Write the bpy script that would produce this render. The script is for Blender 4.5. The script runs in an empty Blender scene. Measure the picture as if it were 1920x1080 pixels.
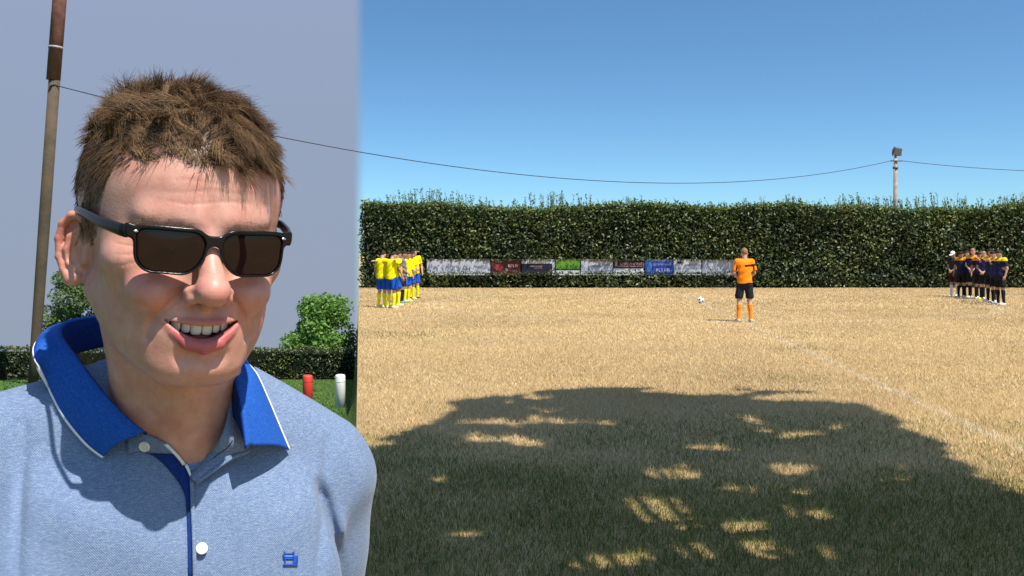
import bpy, math, random, os
import numpy as np
from mathutils import Vector, Matrix
from mathutils.bvhtree import BVHTree

ONLY = ''
def on(k): return (not ONLY) or (k in ONLY.split(','))

scene = bpy.context.scene
COL = scene.collection
rad = math.radians

# ------------------------------------------------------------------ camera
F, CX, CY, CAMZ = 1850.0, 960.0, 475.0, 1.70     # focal length and horizon in photo pixels
cam_d = bpy.data.cameras.new('camera')
cam_d.sensor_width = 36.0
cam_d.lens = 36.0 * F / 1920.0
cam_d.shift_y = -(540.0 - CY) / 1920.0
cam_d.clip_start = 0.05
cam_d.clip_end = 6000
cam = bpy.data.objects.new('camera', cam_d)
cam.location = (0, 0, CAMZ)
cam.rotation_euler = (rad(90), 0, 0)
COL.objects.link(cam)
scene.camera = cam

# ------------------------------------------------------------------ sun and sky
SUN_EL, SUN_AZ = rad(60), rad(42)                # azimuth: behind the camera, towards its right
SD = Vector((math.sin(SUN_AZ) * math.cos(SUN_EL), -math.cos(SUN_AZ) * math.cos(SUN_EL), math.sin(SUN_EL)))
sun_d = bpy.data.lights.new('sun', 'SUN')
sun_d.energy = 4.8
sun_d.angle = rad(0.55)
sun_d.color = (1.0, 0.95, 0.86)
sun = bpy.data.objects.new('sun', sun_d)
sun.rotation_euler = SD.to_track_quat('Z', 'Y').to_euler()
sun.location = SD * 60
COL.objects.link(sun)

world = bpy.data.worlds.new('World')
scene.world = world
world.use_nodes = True
wn, wl = world.node_tree.nodes, world.node_tree.links
wn.clear()
def wnode(t, **kw):
    n = wn.new(t)
    for k, v in kw.items(): setattr(n, k, v)
    return n
def wmath(op, a, b=None, clamp=False):
    n = wnode('ShaderNodeMath', operation=op, use_clamp=clamp)
    for i, v in enumerate((a, b)):
        if v is None: continue
        if isinstance(v, (int, float)): n.inputs[i].default_value = v
        else: wl.new(v, n.inputs[i])
    return n.outputs[0]
tc = wnode('ShaderNodeTexCoord')
sep = wnode('ShaderNodeSeparateXYZ'); wl.new(tc.outputs['Generated'], sep.inputs[0])
zc = wmath('MAXIMUM', sep.outputs[2], 0.012)      # below the horizon the sky goes on as haze
zc = wmath('ADD', wmath('MULTIPLY', zc, 1.9), 0.0)
comb = wnode('ShaderNodeCombineXYZ')
wl.new(sep.outputs[0], comb.inputs[0]); wl.new(sep.outputs[1], comb.inputs[1]); wl.new(zc, comb.inputs[2])
nrm = wnode('ShaderNodeVectorMath', operation='NORMALIZE'); wl.new(comb.outputs[0], nrm.inputs[0])
sky = wnode('ShaderNodeTexSky', sky_type='NISHITA')
sky.sun_disc = False
sky.sun_elevation = SUN_EL
sky.sun_rotation = math.pi - SUN_AZ
sky.air_density = 1.0; sky.dust_density = 0.9; sky.ozone_density = 1.6
wl.new(nrm.outputs[0], sky.inputs[0])
tint = wnode('ShaderNodeMix', data_type='RGBA', blend_type='MULTIPLY')
tint.inputs[0].default_value = 1.0
wl.new(sky.outputs[0], tint.inputs[6]); tint.inputs[7].default_value = (0.80, 1.18, 1.34, 1)
# a dull bank of haze lies over the valley on the left, clear blue on the right
az = wmath('ARCTAN2', sep.outputs[0], sep.outputs[1])
m1 = wnode('ShaderNodeMapRange', interpolation_type='SMOOTHSTEP'); wl.new(az, m1.inputs[0])
m1.inputs[1].default_value = -0.1605; m1.inputs[2].default_value = -0.1465
m1.inputs[3].default_value = 1; m1.inputs[4].default_value = 0
m2 = wnode('ShaderNodeMapRange', interpolation_type='SMOOTHSTEP'); wl.new(az, m2.inputs[0])
m2.inputs[1].default_value = -2.6; m2.inputs[2].default_value = -1.7
m3 = wmath('MULTIPLY', m1.outputs[0], m2.outputs[0])
elev = wnode('ShaderNodeMapRange'); wl.new(sep.outputs[2], elev.inputs[0])
elev.inputs[1].default_value = -0.10; elev.inputs[2].default_value = 0.24
hz = wnode('ShaderNodeMix', data_type='RGBA'); wl.new(elev.outputs[0], hz.inputs[0])
hz.inputs[6].default_value = (2.38, 2.80, 3.62, 1); hz.inputs[7].default_value = (2.36, 2.95, 4.25, 1)
mx = wnode('ShaderNodeMix', data_type='RGBA'); wl.new(m3, mx.inputs[0])
wl.new(tint.outputs[2], mx.inputs[6]); wl.new(hz.outputs[2], mx.inputs[7])
bg = wnode('ShaderNodeBackground'); bg.inputs[1].default_value = 0.085
wl.new(mx.outputs[2], bg.inputs[0])
wo = wnode('ShaderNodeOutputWorld'); wl.new(bg.outputs[0], wo.inputs[0])

vs = scene.view_settings
vs.view_transform = 'Standard'; vs.look = 'None'; vs.exposure = 0.6; vs.gamma = 1.0
vs.use_curve_mapping = False
try: scene.display_settings.display_device = 'sRGB'
except Exception: pass
scene.cycles.max_bounces = 8
scene.cycles.transparent_max_bounces = 16

# ------------------------------------------------------------------ helpers
def P(px, py, d):                                 # photo pixel at depth d -> world point
    return Vector(((px - CX) / F * d, d, CAMZ - (py - CY) / F * d))
def G(px, py):                                    # photo pixel on level ground
    d = F * CAMZ / (py - CY)
    return Vector(((px - CX) / F * d, d, 0))

def mesh_np(name, V, faces, mat=None, parent=None, smooth=False, mats=None, midx=None):
    """faces: (n,k) int array, or list of such arrays"""
    V = np.asarray(V, np.float32)
    if not isinstance(faces, list): faces = [faces]
    faces = [np.asarray(f, np.int32) for f in faces if len(f)]
    me = bpy.data.meshes.new(name)
    me.vertices.add(len(V)); me.vertices.foreach_set('co', V.ravel())
    nl = sum(f.size for f in faces); npoly = sum(len(f) for f in faces)
    me.loops.add(nl); me.polygons.add(npoly)
    me.loops.foreach_set('vertex_index', np.concatenate([f.ravel() for f in faces]))
    tot = np.concatenate([np.full(len(f), f.shape[1], np.int32) for f in faces])
    st = np.concatenate([[0], np.cumsum(tot)[:-1]]).astype(np.int32)
    me.polygons.foreach_set('loop_start', st)
    try: me.polygons.foreach_set('loop_total', tot)
    except Exception: pass
    if smooth: me.polygons.foreach_set('use_smooth', np.ones(npoly, bool))
    if midx is not None: me.polygons.foreach_set('material_index', np.asarray(midx, np.int32))
    me.update(calc_edges=True)
    for m in (mats or ([mat] if mat else [])): me.materials.append(m)
    o = bpy.data.objects.new(name, me)
    COL.objects.link(o)
    if parent: o.parent = parent
    return o

def tag(o, label=None, cat=None, group=None, kind=None):
    if label: o['label'] = label
    if cat: o['category'] = cat
    if group: o['group'] = group
    if kind: o['kind'] = kind
    return o
def empty(name, loc=(0, 0, 0), rz=0.0):
    o = bpy.data.objects.new(name, None)
    o.empty_display_size = 0.1
    o.location = loc; o.rotation_euler = (0, 0, rz)
    COL.objects.link(o)
    return o
def set_attr(o, name, cols):
    me = o.data
    a = me.color_attributes.new(name, 'FLOAT_COLOR', 'POINT')
    c = np.ones((len(me.vertices), 4), np.float32); c[:, :3] = cols
    a.data.foreach_set('color', c.ravel())

class MB:                                          # simple polygon collector
    def __init__(s): s.v, s.f = [], []
    def box(s, c, size, rot=None):
        c = Vector(c); x, y, z = [k / 2 for k in size]; b = len(s.v)
        for p in ((-x,-y,-z),(x,-y,-z),(x,y,-z),(-x,y,-z),(-x,-y,z),(x,-y,z),(x,y,z),(-x,y,z)):
            q = Vector(p)
            if rot is not None: q = rot @ q
            s.v.append(tuple(c + q))
        for q in ((0,3,2,1),(4,5,6,7),(0,1,5,4),(1,2,6,5),(2,3,7,6),(3,0,4,7)): s.f.append([b + i for i in q])
        return s
    def tube(s, pts, radii, n=10, cap=True):
        pts = [Vector(p) for p in pts]; b = len(s.v); up = Vector((0.123, 0.917, 0.37)).normalized()
        if not hasattr(radii, '__len__'): radii = [radii] * len(pts)
        for i, p in enumerate(pts):
            t = (pts[min(i + 1, len(pts) - 1)] - pts[max(i - 1, 0)]).normalized()
            u = t.cross(up); u = u.normalized() if u.length > 1e-4 else Vector((1, 0, 0))
            w = t.cross(u)
            for k in range(n):
                a = 2 * math.pi * k / n
                s.v.append(tuple(p + (u * math.cos(a) + w * math.sin(a)) * radii[i]))
        for i in range(len(pts) - 1):
            for k in range(n):
                k2 = (k + 1) % n
                s.f.append([b + i * n + k, b + i * n + k2, b + (i + 1) * n + k2, b + (i + 1) * n + k])
        if cap:
            s.f.append([b + k for k in range(n)][::-1])
            s.f.append([b + (len(pts) - 1) * n + k for k in range(n)])
        return s
    def build(s, name, mat, parent=None, smooth=False, bevel=0):
        me = bpy.data.meshes.new(name); me.from_pydata(s.v, [], s.f)
        if smooth:
            for p in me.polygons: p.use_smooth = len(p.vertices) == 4
        me.materials.append(mat); me.update()
        o = bpy.data.objects.new(name, me); COL.objects.link(o)
        if parent: o.parent = parent
        if bevel:
            m = o.modifiers.new('bevel', 'BEVEL'); m.width = bevel; m.segments = 2; m.limit_method = 'ANGLE'
        return o

# ------------------------------------------------------------------ materials
class MT:
    def __init__(s, name):
        s.m = bpy.data.materials.new(name); s.m.use_nodes = True
        s.n, s.l = s.m.node_tree.nodes, s.m.node_tree.links
        s.b = s.n['Principled BSDF']; s.out = s.n['Material Output']
    def new(s, t, **kw):
        n = s.n.new(t)
        for k, v in kw.items(): setattr(n, k, v)
        return n
    def set(s, **kw):
        for k, v in kw.items():
            i = s.b.inputs[k.replace('_', ' ')]
            i.default_value = (*v, 1) if isinstance(v, tuple) and len(v) == 3 and i.type == 'RGBA' else v
        return s
    def coord(s, kind='Object'): return s.new('ShaderNodeTexCoord').outputs[kind]
    def pos(s): return s.new('ShaderNodeNewGeometry').outputs['Position']
    def noise(s, vec, scale, detail=3, rough=0.55):
        n = s.new('ShaderNodeTexNoise'); n.inputs['Scale'].default_value = scale
        n.inputs['Detail'].default_value = detail; n.inputs['Roughness'].default_value = rough
        if vec is not None: s.l.new(vec, n.inputs['Vector'])
        return n.outputs['Fac']
    def ramp(s, fac, stops):
        r = s.new('ShaderNodeValToRGB'); e = r.color_ramp.elements
        while len(e) < len(stops): e.new(0.5)
        for k, (p, c) in enumerate(stops): e[k].position = p; e[k].color = (*c, 1)
        s.l.new(fac, r.inputs[0]); return r.outputs[0]
    def mix(s, fac, a, b, blend='MIX'):
        n = s.new('ShaderNodeMix', data_type='RGBA', blend_type=blend)
        for i, v in ((0, fac), (6, a), (7, b)):
            if isinstance(v, tuple): n.inputs[i].default_value = (*v, 1)
            elif isinstance(v, (int, float)): n.inputs[i].default_value = v
            else: s.l.new(v, n.inputs[i])
        return n.outputs[2]
    def math(s, op, a, b=None, clamp=False):
        n = s.new('ShaderNodeMath', operation=op, use_clamp=clamp)
        for i, v in enumerate((a, b)):
            if v is None: continue
            if isinstance(v, (int, float)): n.inputs[i].default_value = v
            else: s.l.new(v, n.inputs[i])
        return n.outputs[0]
    def maprange(s, v, a, b, c=0.0, d=1.0):
        n = s.new('ShaderNodeMapRange'); n.clamp = True; s.l.new(v, n.inputs[0])
        for i, k in enumerate((a, b, c, d)): n.inputs[i + 1].default_value = k
        return n.outputs[0]
    def col(s, c): s.l.new(c, s.b.inputs['Base Color']); return s
    def bump(s, h, strength=0.3, dist=0.01):
        n = s.new('ShaderNodeBump'); n.inputs['Strength'].default_value = strength
        n.inputs['Distance'].default_value = dist
        s.l.new(h, n.inputs['Height']); s.l.new(n.outputs[0], s.b.inputs['Normal']); return s

def plain(name, c, rough=0.6, var=0.25, scale=8.0, spec=0.4, bump=0.0, metal=0.0, coord='Object'):
    t = MT(name).set(Roughness=rough, Metallic=metal)
    t.b.inputs['Specular IOR Level'].default_value = spec
    nz = t.noise(t.coord(coord), scale, 4)
    lo = tuple(k * (1 - var) for k in c); hi = tuple(min(1, k * (1 + var)) for k in c)
    t.col(t.ramp(nz, [(0.3, lo), (0.7, hi)]))
    if bump: t.bump(t.noise(t.coord(coord), scale * 6, 3), bump, 0.01)
    return t.m

def leaf_mat(name, stops, trans=0.25, rough=0.5, cl=3.0, spec=0.35, amp=None):
    """two-scale leaf colour: per leaf (attribute) and per clump (noise)"""
    t = MT(name).set(Roughness=rough)
    t.b.inputs['Specular IOR Level'].default_value = spec
    at = t.new('ShaderNodeAttribute', attribute_name='Col')
    c1 = t.ramp(at.outputs['Fac'], stops)
    nz = t.noise(t.pos(), cl, 3)
    c = t.mix(1.0, c1, t.ramp(nz, amp or [(0.3, (0.7, 0.75, 0.7)), (0.7, (1.15, 1.15, 1.05))]), 'MULTIPLY')
    t.col(c)
    if trans:
        tr = t.new('ShaderNodeBsdfTranslucent'); t.l.new(c, tr.inputs[0])
        ms = t.new('ShaderNodeMixShader'); ms.inputs[0].default_value = trans
        t.l.new(t.b.outputs[0], ms.inputs[1]); t.l.new(tr.outputs[0], ms.inputs[2])
        t.l.new(ms.outputs[0], t.out.inputs[0])
    return t.m

def leaves(name, C, size, mat, parent=None, rng=None, aspect=0.5, nrm_bias=None, kind=None, upright=0.0, four=False):
    """many small folded leaves (two triangles or a quad each) at points C"""
    n = len(C); rng = rng or np.random.default_rng(1)
    d = rng.normal(size=(n, 3)); d[:, 2] += upright
    d /= np.linalg.norm(d, axis=1)[:, None] + 1e-9
    nn = rng.normal(size=(n, 3))
    if nrm_bias is not None: nn = nn * 0.75 + nrm_bias
    s = np.cross(d, nn); s /= np.linalg.norm(s, axis=1)[:, None] + 1e-9
    up = np.cross(s, d)
    L = (size * rng.uniform(0.6, 1.35, n))[:, None]
    W = L * aspect
    base = C - d * L * 0.5
    tip = C + d * L * 0.5
    a = C + s * W * 0.5 + up * W * 0.16
    b = C - s * W * 0.5 + up * W * 0.16
    V = np.stack([base, a, tip, b], 1).reshape(-1, 3)
    i = np.arange(n)[:, None] * 4
    Fc = np.concatenate([i + np.array([[0, 1, 2]]), i + np.array([[0, 2, 3]])]).reshape(-1, 3)
    o = mesh_np(name, V, Fc, mat, parent)
    r = np.repeat(rng.uniform(0, 1, n), 4)[:, None]
    set_attr(o, 'Col', np.repeat(r, 3, 1))
    if kind: o['kind'] = kind
    return o

# ------------------------------------------------------------------ implicit surfaces -> mesh
def smin(a, b, k):
    h = np.clip(0.5 + 0.5 * (b - a) / k, 0, 1)
    return b + (a - b) * h - k * h * (1 - h)
def smax(a, b, k): return -smin(-a, -b, k)
def sph(p, c, r): return np.linalg.norm(p - np.float32(c), axis=1) - np.float32(r)
def ell(p, c, r, rot=None):
    q = p - np.float32(c)
    if rot is not None: q = q @ np.float32(rot)
    r = np.float32(r)
    a = q / r; b = a / r
    k0 = np.sqrt((a * a).sum(1)); k1 = np.sqrt((b * b).sum(1)) + 1e-9
    return k0 * (k0 - 1) / k1
def cap(p, a, b, r1, r2=None):
    r2 = r1 if r2 is None else r2
    a = np.float32(a); b = np.float32(b); pa = p - a; ba = b - a
    h = np.clip(pa @ ba / (ba @ ba + 1e-12), 0, 1)
    d = pa - h[:, None] * ba
    return np.sqrt((d * d).sum(1)) - (np.float32(r1) + h * np.float32(r2 - r1))
def chain(p, pts, rs, k=0.0):
    d = None
    for i in range(len(pts) - 1):
        e = cap(p, pts[i], pts[i + 1], rs[i], rs[i + 1])
        d = e if d is None else (smin(d, e, k) if k else np.minimum(d, e))
    return d

def surface(f, lo, hi, h, B=6, proj=1):
    """block-sparse surface nets of f=0, vertices then projected onto the surface"""
    lo = np.array(lo, np.float64); hi = np.array(hi, np.float64)
    nb = np.ceil((hi - lo) / (h * B)).astype(int); N = nb * B
    bc = [lo[i] + (np.arange(nb[i]) + 0.5) * h * B - h / 2 for i in range(3)]
    g = np.stack(np.meshgrid(*bc, indexing='ij'), -1).reshape(-1, 3).astype(np.float32)
    fb = f(g)
    A = np.repeat(np.repeat(np.repeat(fb.reshape(nb), B, 0), B, 1), B, 2).astype(np.float32)
    near = np.where(np.abs(fb) < h * B * 1.6)[0]
    bi = np.stack(np.unravel_index(near, nb), 1)
    off = np.stack(np.meshgrid(*[np.arange(B)] * 3, indexing='ij'), -1).reshape(-1, 3)
    for s in range(0, len(bi), 3000):
        idx = (bi[s:s + 3000, None, :] * B + off[None]).reshape(-1, 3)
        p = (lo + idx * h).astype(np.float32)
        A[idx[:, 0], idx[:, 1], idx[:, 2]] = f(p)
    S = A < 0
    c = np.zeros(N - 1, np.int8)
    for dx in (0, 1):
        for dy in (0, 1):
            for dz in (0, 1):
                c += S[dx:N[0]-1+dx, dy:N[1]-1+dy, dz:N[2]-1+dz]
    act = np.stack(np.where((c > 0) & (c < 8)), 1)
    del c
    imap = np.full(N - 1, -1, np.int32); imap[act[:, 0], act[:, 1], act[:, 2]] = np.arange(len(act))
    acc = np.zeros((len(act), 3)); cnt = np.zeros(len(act))
    cor = [(i, j, k) for i in (0, 1) for j in (0, 1) for k in (0, 1)]
    val = {q: A[act[:, 0] + q[0], act[:, 1] + q[1], act[:, 2] + q[2]] for q in cor}
    for q in cor:
        for ax in range(3):
            if q[ax]: continue
            q2 = list(q); q2[ax] = 1; q2 = tuple(q2)
            a, b = val[q], val[q2]; m = (a < 0) != (b < 0)
            t = np.where(m, a / np.where(m, a - b, 1), 0)
            pt = np.tile(np.array(q, float), (len(act), 1)); pt[:, ax] += t
            acc[m] += pt[m]; cnt[m] += 1
    V = lo + (act + acc / cnt[:, None]) * h
    quads = []
    for ax in range(3):
        u, v = (ax + 1) % 3, (ax + 2) % 3
        s0 = [slice(None)] * 3; s1 = [slice(None)] * 3
        s0[ax] = slice(0, -1); s1[ax] = slice(1, None)
        a, b = S[tuple(s0)], S[tuple(s1)]
        e = np.stack(np.where(a != b), 1)
        e = e[(e[:, u] > 0) & (e[:, v] > 0) & (e[:, u] < N[u] - 1) & (e[:, v] < N[v] - 1) & (e[:, ax] < N[ax] - 1)]
        inside = S[e[:, 0], e[:, 1], e[:, 2]]
        def at(du, dv):
            k = e.copy(); k[:, u] += du; k[:, v] += dv
            return imap[k[:, 0], k[:, 1], k[:, 2]]
        qd = np.stack([at(-1, -1), at(0, -1), at(0, 0), at(-1, 0)], 1)
        qd[~inside] = qd[~inside][:, ::-1]
        quads.append(qd[(qd >= 0).all(1)])
    Q = np.concatenate(quads)
    tet = np.array([(1, -1, -1), (-1, -1, 1), (-1, 1, -1), (1, 1, 1)], np.float32)
    for _ in range(proj):
        p = V.astype(np.float32); eps = np.float32(h * 0.5)
        g = np.zeros_like(p)
        for t in tet: g += t * f(p + t * eps)[:, None]
        g /= 4 * eps
        g2 = (g * g).sum(1) + 1e-6
        st = f(p)[:, None] * g / np.maximum(g2, 0.3)[:, None]
        ln = np.linalg.norm(st, axis=1)[:, None]
        V = V - st * np.minimum(1, h * 0.7 / np.maximum(ln, 1e-9))
    return V, Q

# ------------------------------------------------------------------ noise in python
_vn = np.random.default_rng(77).uniform(0, 1, (256, 256))
def vnoise(x, y, s):
    x = np.asarray(x) * s + 1000.3; y = np.asarray(y) * s + 1000.7
    xi = np.floor(x).astype(int); yi = np.floor(y).astype(int); fx = x - xi; fy = y - yi
    fx = fx * fx * (3 - 2 * fx); fy = fy * fy * (3 - 2 * fy)
    g = lambda a, b: _vn[a % 256, b % 256]
    return (g(xi, yi) * (1 - fx) + g(xi + 1, yi) * fx) * (1 - fy) + (g(xi, yi + 1) * (1 - fx) + g(xi + 1, yi + 1) * fx) * fy
def fbm(x, y, s): return 0.55 * vnoise(x, y, s) + 0.3 * vnoise(x, y, s * 2.3) + 0.15 * vnoise(x, y, s * 5.1)
def in_poly(x, y, poly):
    c = np.zeros(len(x), bool); n = len(poly)
    for i in range(n):
        x1, y1 = poly[i]; x2, y2 = poly[(i + 1) % n]
        m = ((y1 > y) != (y2 > y)) & (x < (x2 - x1) * (y - y1) / (y2 - y1 + 1e-12) + x1)
        c ^= m
    return c

# ------------------------------------------------------------------ the ground
SLOPE = 0.1043
def crest(y): return -0.1546 * np.maximum(np.asarray(y, float), 0) - 0.03
def verge_z(y): return -SLOPE * (np.sqrt((np.maximum(y, 0) - 9.0) ** 2 + 1.0) + (np.maximum(y, 0) - 9.0)) / 2 + SLOPE * 0.028
LINE0, LINE1 = G(1250, 540), G(1912, 842)
BALL = G(1314, 569)
LINE_DIR = (LINE0 - LINE1).normalized()
RC = 9.15

def soil(name, stops, sc):
    t = MT(name).set(Roughness=0.95); t.b.inputs['Specular IOR Level'].default_value = 0.1
    p = t.pos()
    a = t.ramp(t.noise(p, sc, 6, 0.7), stops)
    b = t.ramp(t.noise(p, 0.22, 3), [(0.3, (0.82, 0.82, 0.85)), (0.7, (1.12, 1.1, 1.05))])
    t.col(t.mix(1.0, a, b, 'MULTIPLY'))
    t.bump(t.noise(p, 38, 4, 0.7), 0.9, 0.03)
    return t.m
M_pitch = soil('dry_turf', [(0.25, (0.25, 0.165, 0.075)), (0.5, (0.42, 0.295, 0.140)), (0.75, (0.55, 0.42, 0.23))], 26)
M_verge = soil('green_turf', [(0.25, (0.03, 0.055, 0.012)), (0.5, (0.06, 0.11, 0.025)), (0.75, (0.11, 0.17, 0.045))], 26)

ys = np.array([-40, -10, 0, 4, 8, 10, 12, 15, 18, 22, 27, 33, 40, 48, 60, 90, 200, 600, 1600.])
cr = crest(ys)
xr = np.array([0.0, 60, 400.]); V = []
for y, c in zip(ys, cr):
    for x in (c, c + 20 + 0.2 * max(y, 0), c + 80 + 0.4 * max(y, 0), 200 + 1.6 * max(y, 0)): V.append((x, y, 0))
n = 4
Fq = [(i * n + j, i * n + j + 1, (i + 1) * n + j + 1, (i + 1) * n + j) for i in range(len(ys) - 1) for j in range(n - 1)]
pitch = mesh_np('pitch', V, np.array(Fq), M_pitch); tag(pitch, kind='structure')

ys2 = np.concatenate([np.array([-40, -10, 0.]), np.arange(4, 60, 2.0), np.array([70, 90, 130, 200, 350, 600, 1000, 1600])])
ss = np.array([0.0, 0.04, 0.12, 0.3, 0.7, 2, 6, 20, 60, 200, 900])
V = []
for y in ys2:
    zt = float(verge_z(y))
    for s in ss:
        k = min(1.0, s / 0.12)
        V.append((float(crest(y)) - s * (1 + (0.6 * max(y, 0) / 60 if s > 2 else 0)), y, zt * k - 0.004 * (s > 0) + (0.05 * (vnoise(s, y, 0.5) - 0.5) if s > 0.5 else 0)))
n = len(ss)
Fq = [(i * n + j, (i + 1) * n + j, (i + 1) * n + j + 1, i * n + j + 1) for i in range(len(ys2) - 1) for j in range(n - 1)]
hill = mesh_np('hillside', V, np.array(Fq), M_verge, smooth=True); tag(hill, kind='structure')

# worn chalk lines, sheets a few millimetres above the turf
t = MT('worn_chalk').set(Base_Color=(0.74, 0.70, 0.6), Roughness=0.95)
nz = t.noise(t.pos(), 9, 5, 0.75)
tr = t.new('ShaderNodeBsdfTransparent'); ms = t.new('ShaderNodeMixShader')
t.l.new(t.maprange(nz, 0.50, 0.80), ms.inputs[0]); t.l.new(tr.outputs[0], ms.inputs[1]); t.l.new(t.b.outputs[0], ms.inputs[2])
t.l.new(ms.outputs[0], t.out.inputs[0])
M_chalk = t.m
perp = Vector((LINE_DIR.y, -LINE_DIR.x, 0))
V = []
A0 = LINE1 - LINE_DIR * 8; L = (LINE0 - A0).length - 0.8
for k in range(60):
    p = A0 + LINE_DIR * L * k / 59 + perp * (0.03 * (vnoise(k, 0, 0.6) - 0.5))
    for s in (-1, 1): V.append(tuple(p + perp * 0.06 * s + Vector((0, 0, 0.004))))
o = mesh_np('halfway_line', V, np.array([(2*k, 2*k+1, 2*k+3, 2*k+2) for k in range(59)]), M_chalk); tag(o, kind='structure')
V = []
for k in range(128):
    a = 2 * math.pi * k / 128
    for r in (RC - 0.06, RC + 0.06): V.append((BALL.x + r * math.cos(a), BALL.y + r * math.sin(a), 0.008))
o = mesh_np('centre_circle_line', V, np.array([(2*k, 2*k+1, (2*k+3) % 256, (2*k+2) % 256) for k in range(128)]), M_chalk); tag(o, kind='structure')

# ------------------------------------------------------------------ grass blades
t = MT('grass_blade').set(Roughness=0.7); t.b.inputs['Specular IOR Level'].default_value = 0.25
at = t.new('ShaderNodeAttribute', attribute_name='Col'); t.col(at.outputs['Color'])
trn = t.new('ShaderNodeBsdfTranslucent'); t.l.new(at.outputs['Color'], trn.inputs[0])
ms = t.new('ShaderNodeMixShader'); ms.inputs[0].default_value = 0.3
t.l.new(t.b.outputs[0], ms.inputs[1]); t.l.new(trn.outputs[0], ms.inputs[2]); t.l.new(ms.outputs[0], t.out.inputs[0])
M_blade = t.m

def blades(name, X, Y, Z, H, W, colr, rng, lean=0.6):
    n = len(X)
    a = rng.uniform(0, 2 * np.pi, n); lean_v = rng.normal(0, lean, (n, 2)) * H[:, None]
    wx, wy = np.cos(a) * W / 2, np.sin(a) * W / 2
    b1 = np.stack([X - wx, Y - wy, Z - 0.004], 1); b2 = np.stack([X + wx, Y + wy, Z - 0.004], 1)
    m = np.stack([X + lean_v[:, 0] * 0.35, Y + lean_v[:, 1] * 0.35, Z + H * 0.6], 1)
    m1 = m - np.stack([wx, wy, 0 * wx], 1) * 0.8; m2 = m + np.stack([wx, wy, 0 * wx], 1) * 0.8
    tp = np.stack([X + lean_v[:, 0], Y + lean_v[:, 1], Z + H], 1)
    V = np.stack([b1, b2, m2, m1, tp], 1).reshape(-1, 3)
    i = np.arange(n)[:, None] * 5
    q = i + np.array([[0, 1, 2, 3]]); tr_ = i + np.array([[3, 2, 4]])
    o = mesh_np(name, V, [q, tr_], M_blade)
    set_attr(o, 'Col', np.repeat(colr, 5, 0))
    return o

def turf_colour(x, y, rng):
    n = len(x)
    straw = np.array([0.69, 0.495, 0.255]); brown = np.array([0.47, 0.315, 0.15]); pale = np.array([0.78, 0.66, 0.44])
    green = np.array([0.20, 0.215, 0.045]); dgreen = np.array([0.075, 0.105, 0.027])
    r = rng.uniform(0, 1, n)
    big = fbm(x, y, 0.35)
    br = np.clip((big - 0.42) * 1.7, 0, 0.8)
    c = straw[None] * (1 - br[:, None]) + brown[None] * br[:, None]
    k = (r > 0.72)[:, None]; c = np.where(k, c * 0.4 + pale * 0.6, c)
    k = (r < 0.15)[:, None]; c = np.where(k, c * 0.5 + brown * 0.5, c)
    # the turf under the tree has stayed greener, weighted up to deepen its shade
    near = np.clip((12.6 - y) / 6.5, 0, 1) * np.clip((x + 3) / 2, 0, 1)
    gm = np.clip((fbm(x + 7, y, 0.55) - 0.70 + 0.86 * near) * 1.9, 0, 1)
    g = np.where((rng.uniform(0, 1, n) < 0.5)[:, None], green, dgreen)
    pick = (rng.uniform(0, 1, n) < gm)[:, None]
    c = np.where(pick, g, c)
    # chalk left on the blades along the lines
    rel = np.stack([x - LINE1.x, y - LINE1.y], 1)
    dl = np.abs(rel @ np.array([perp.x, perp.y]))
    rc = np.abs(np.hypot(x - BALL.x, y - BALL.y) - RC)
    pk = (np.maximum(np.exp(-(dl / 0.09) ** 2) * 1.05, np.exp(-(rc / 0.17) ** 2) * 1.25) * (0.30 + 0.45 * fbm(x, y, 0.8)) > rng.uniform(0, 1, n) * 1.05)[:, None]
    c = np.where(pk, c * 0.5 + np.array([0.80, 0.75, 0.64]) * 0.5, c)
    return c * rng.uniform(0.78, 1.18, n)[:, None] * (0.84 + 0.32 * fbm(x, y + 50, 0.16))[:, None]

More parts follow.
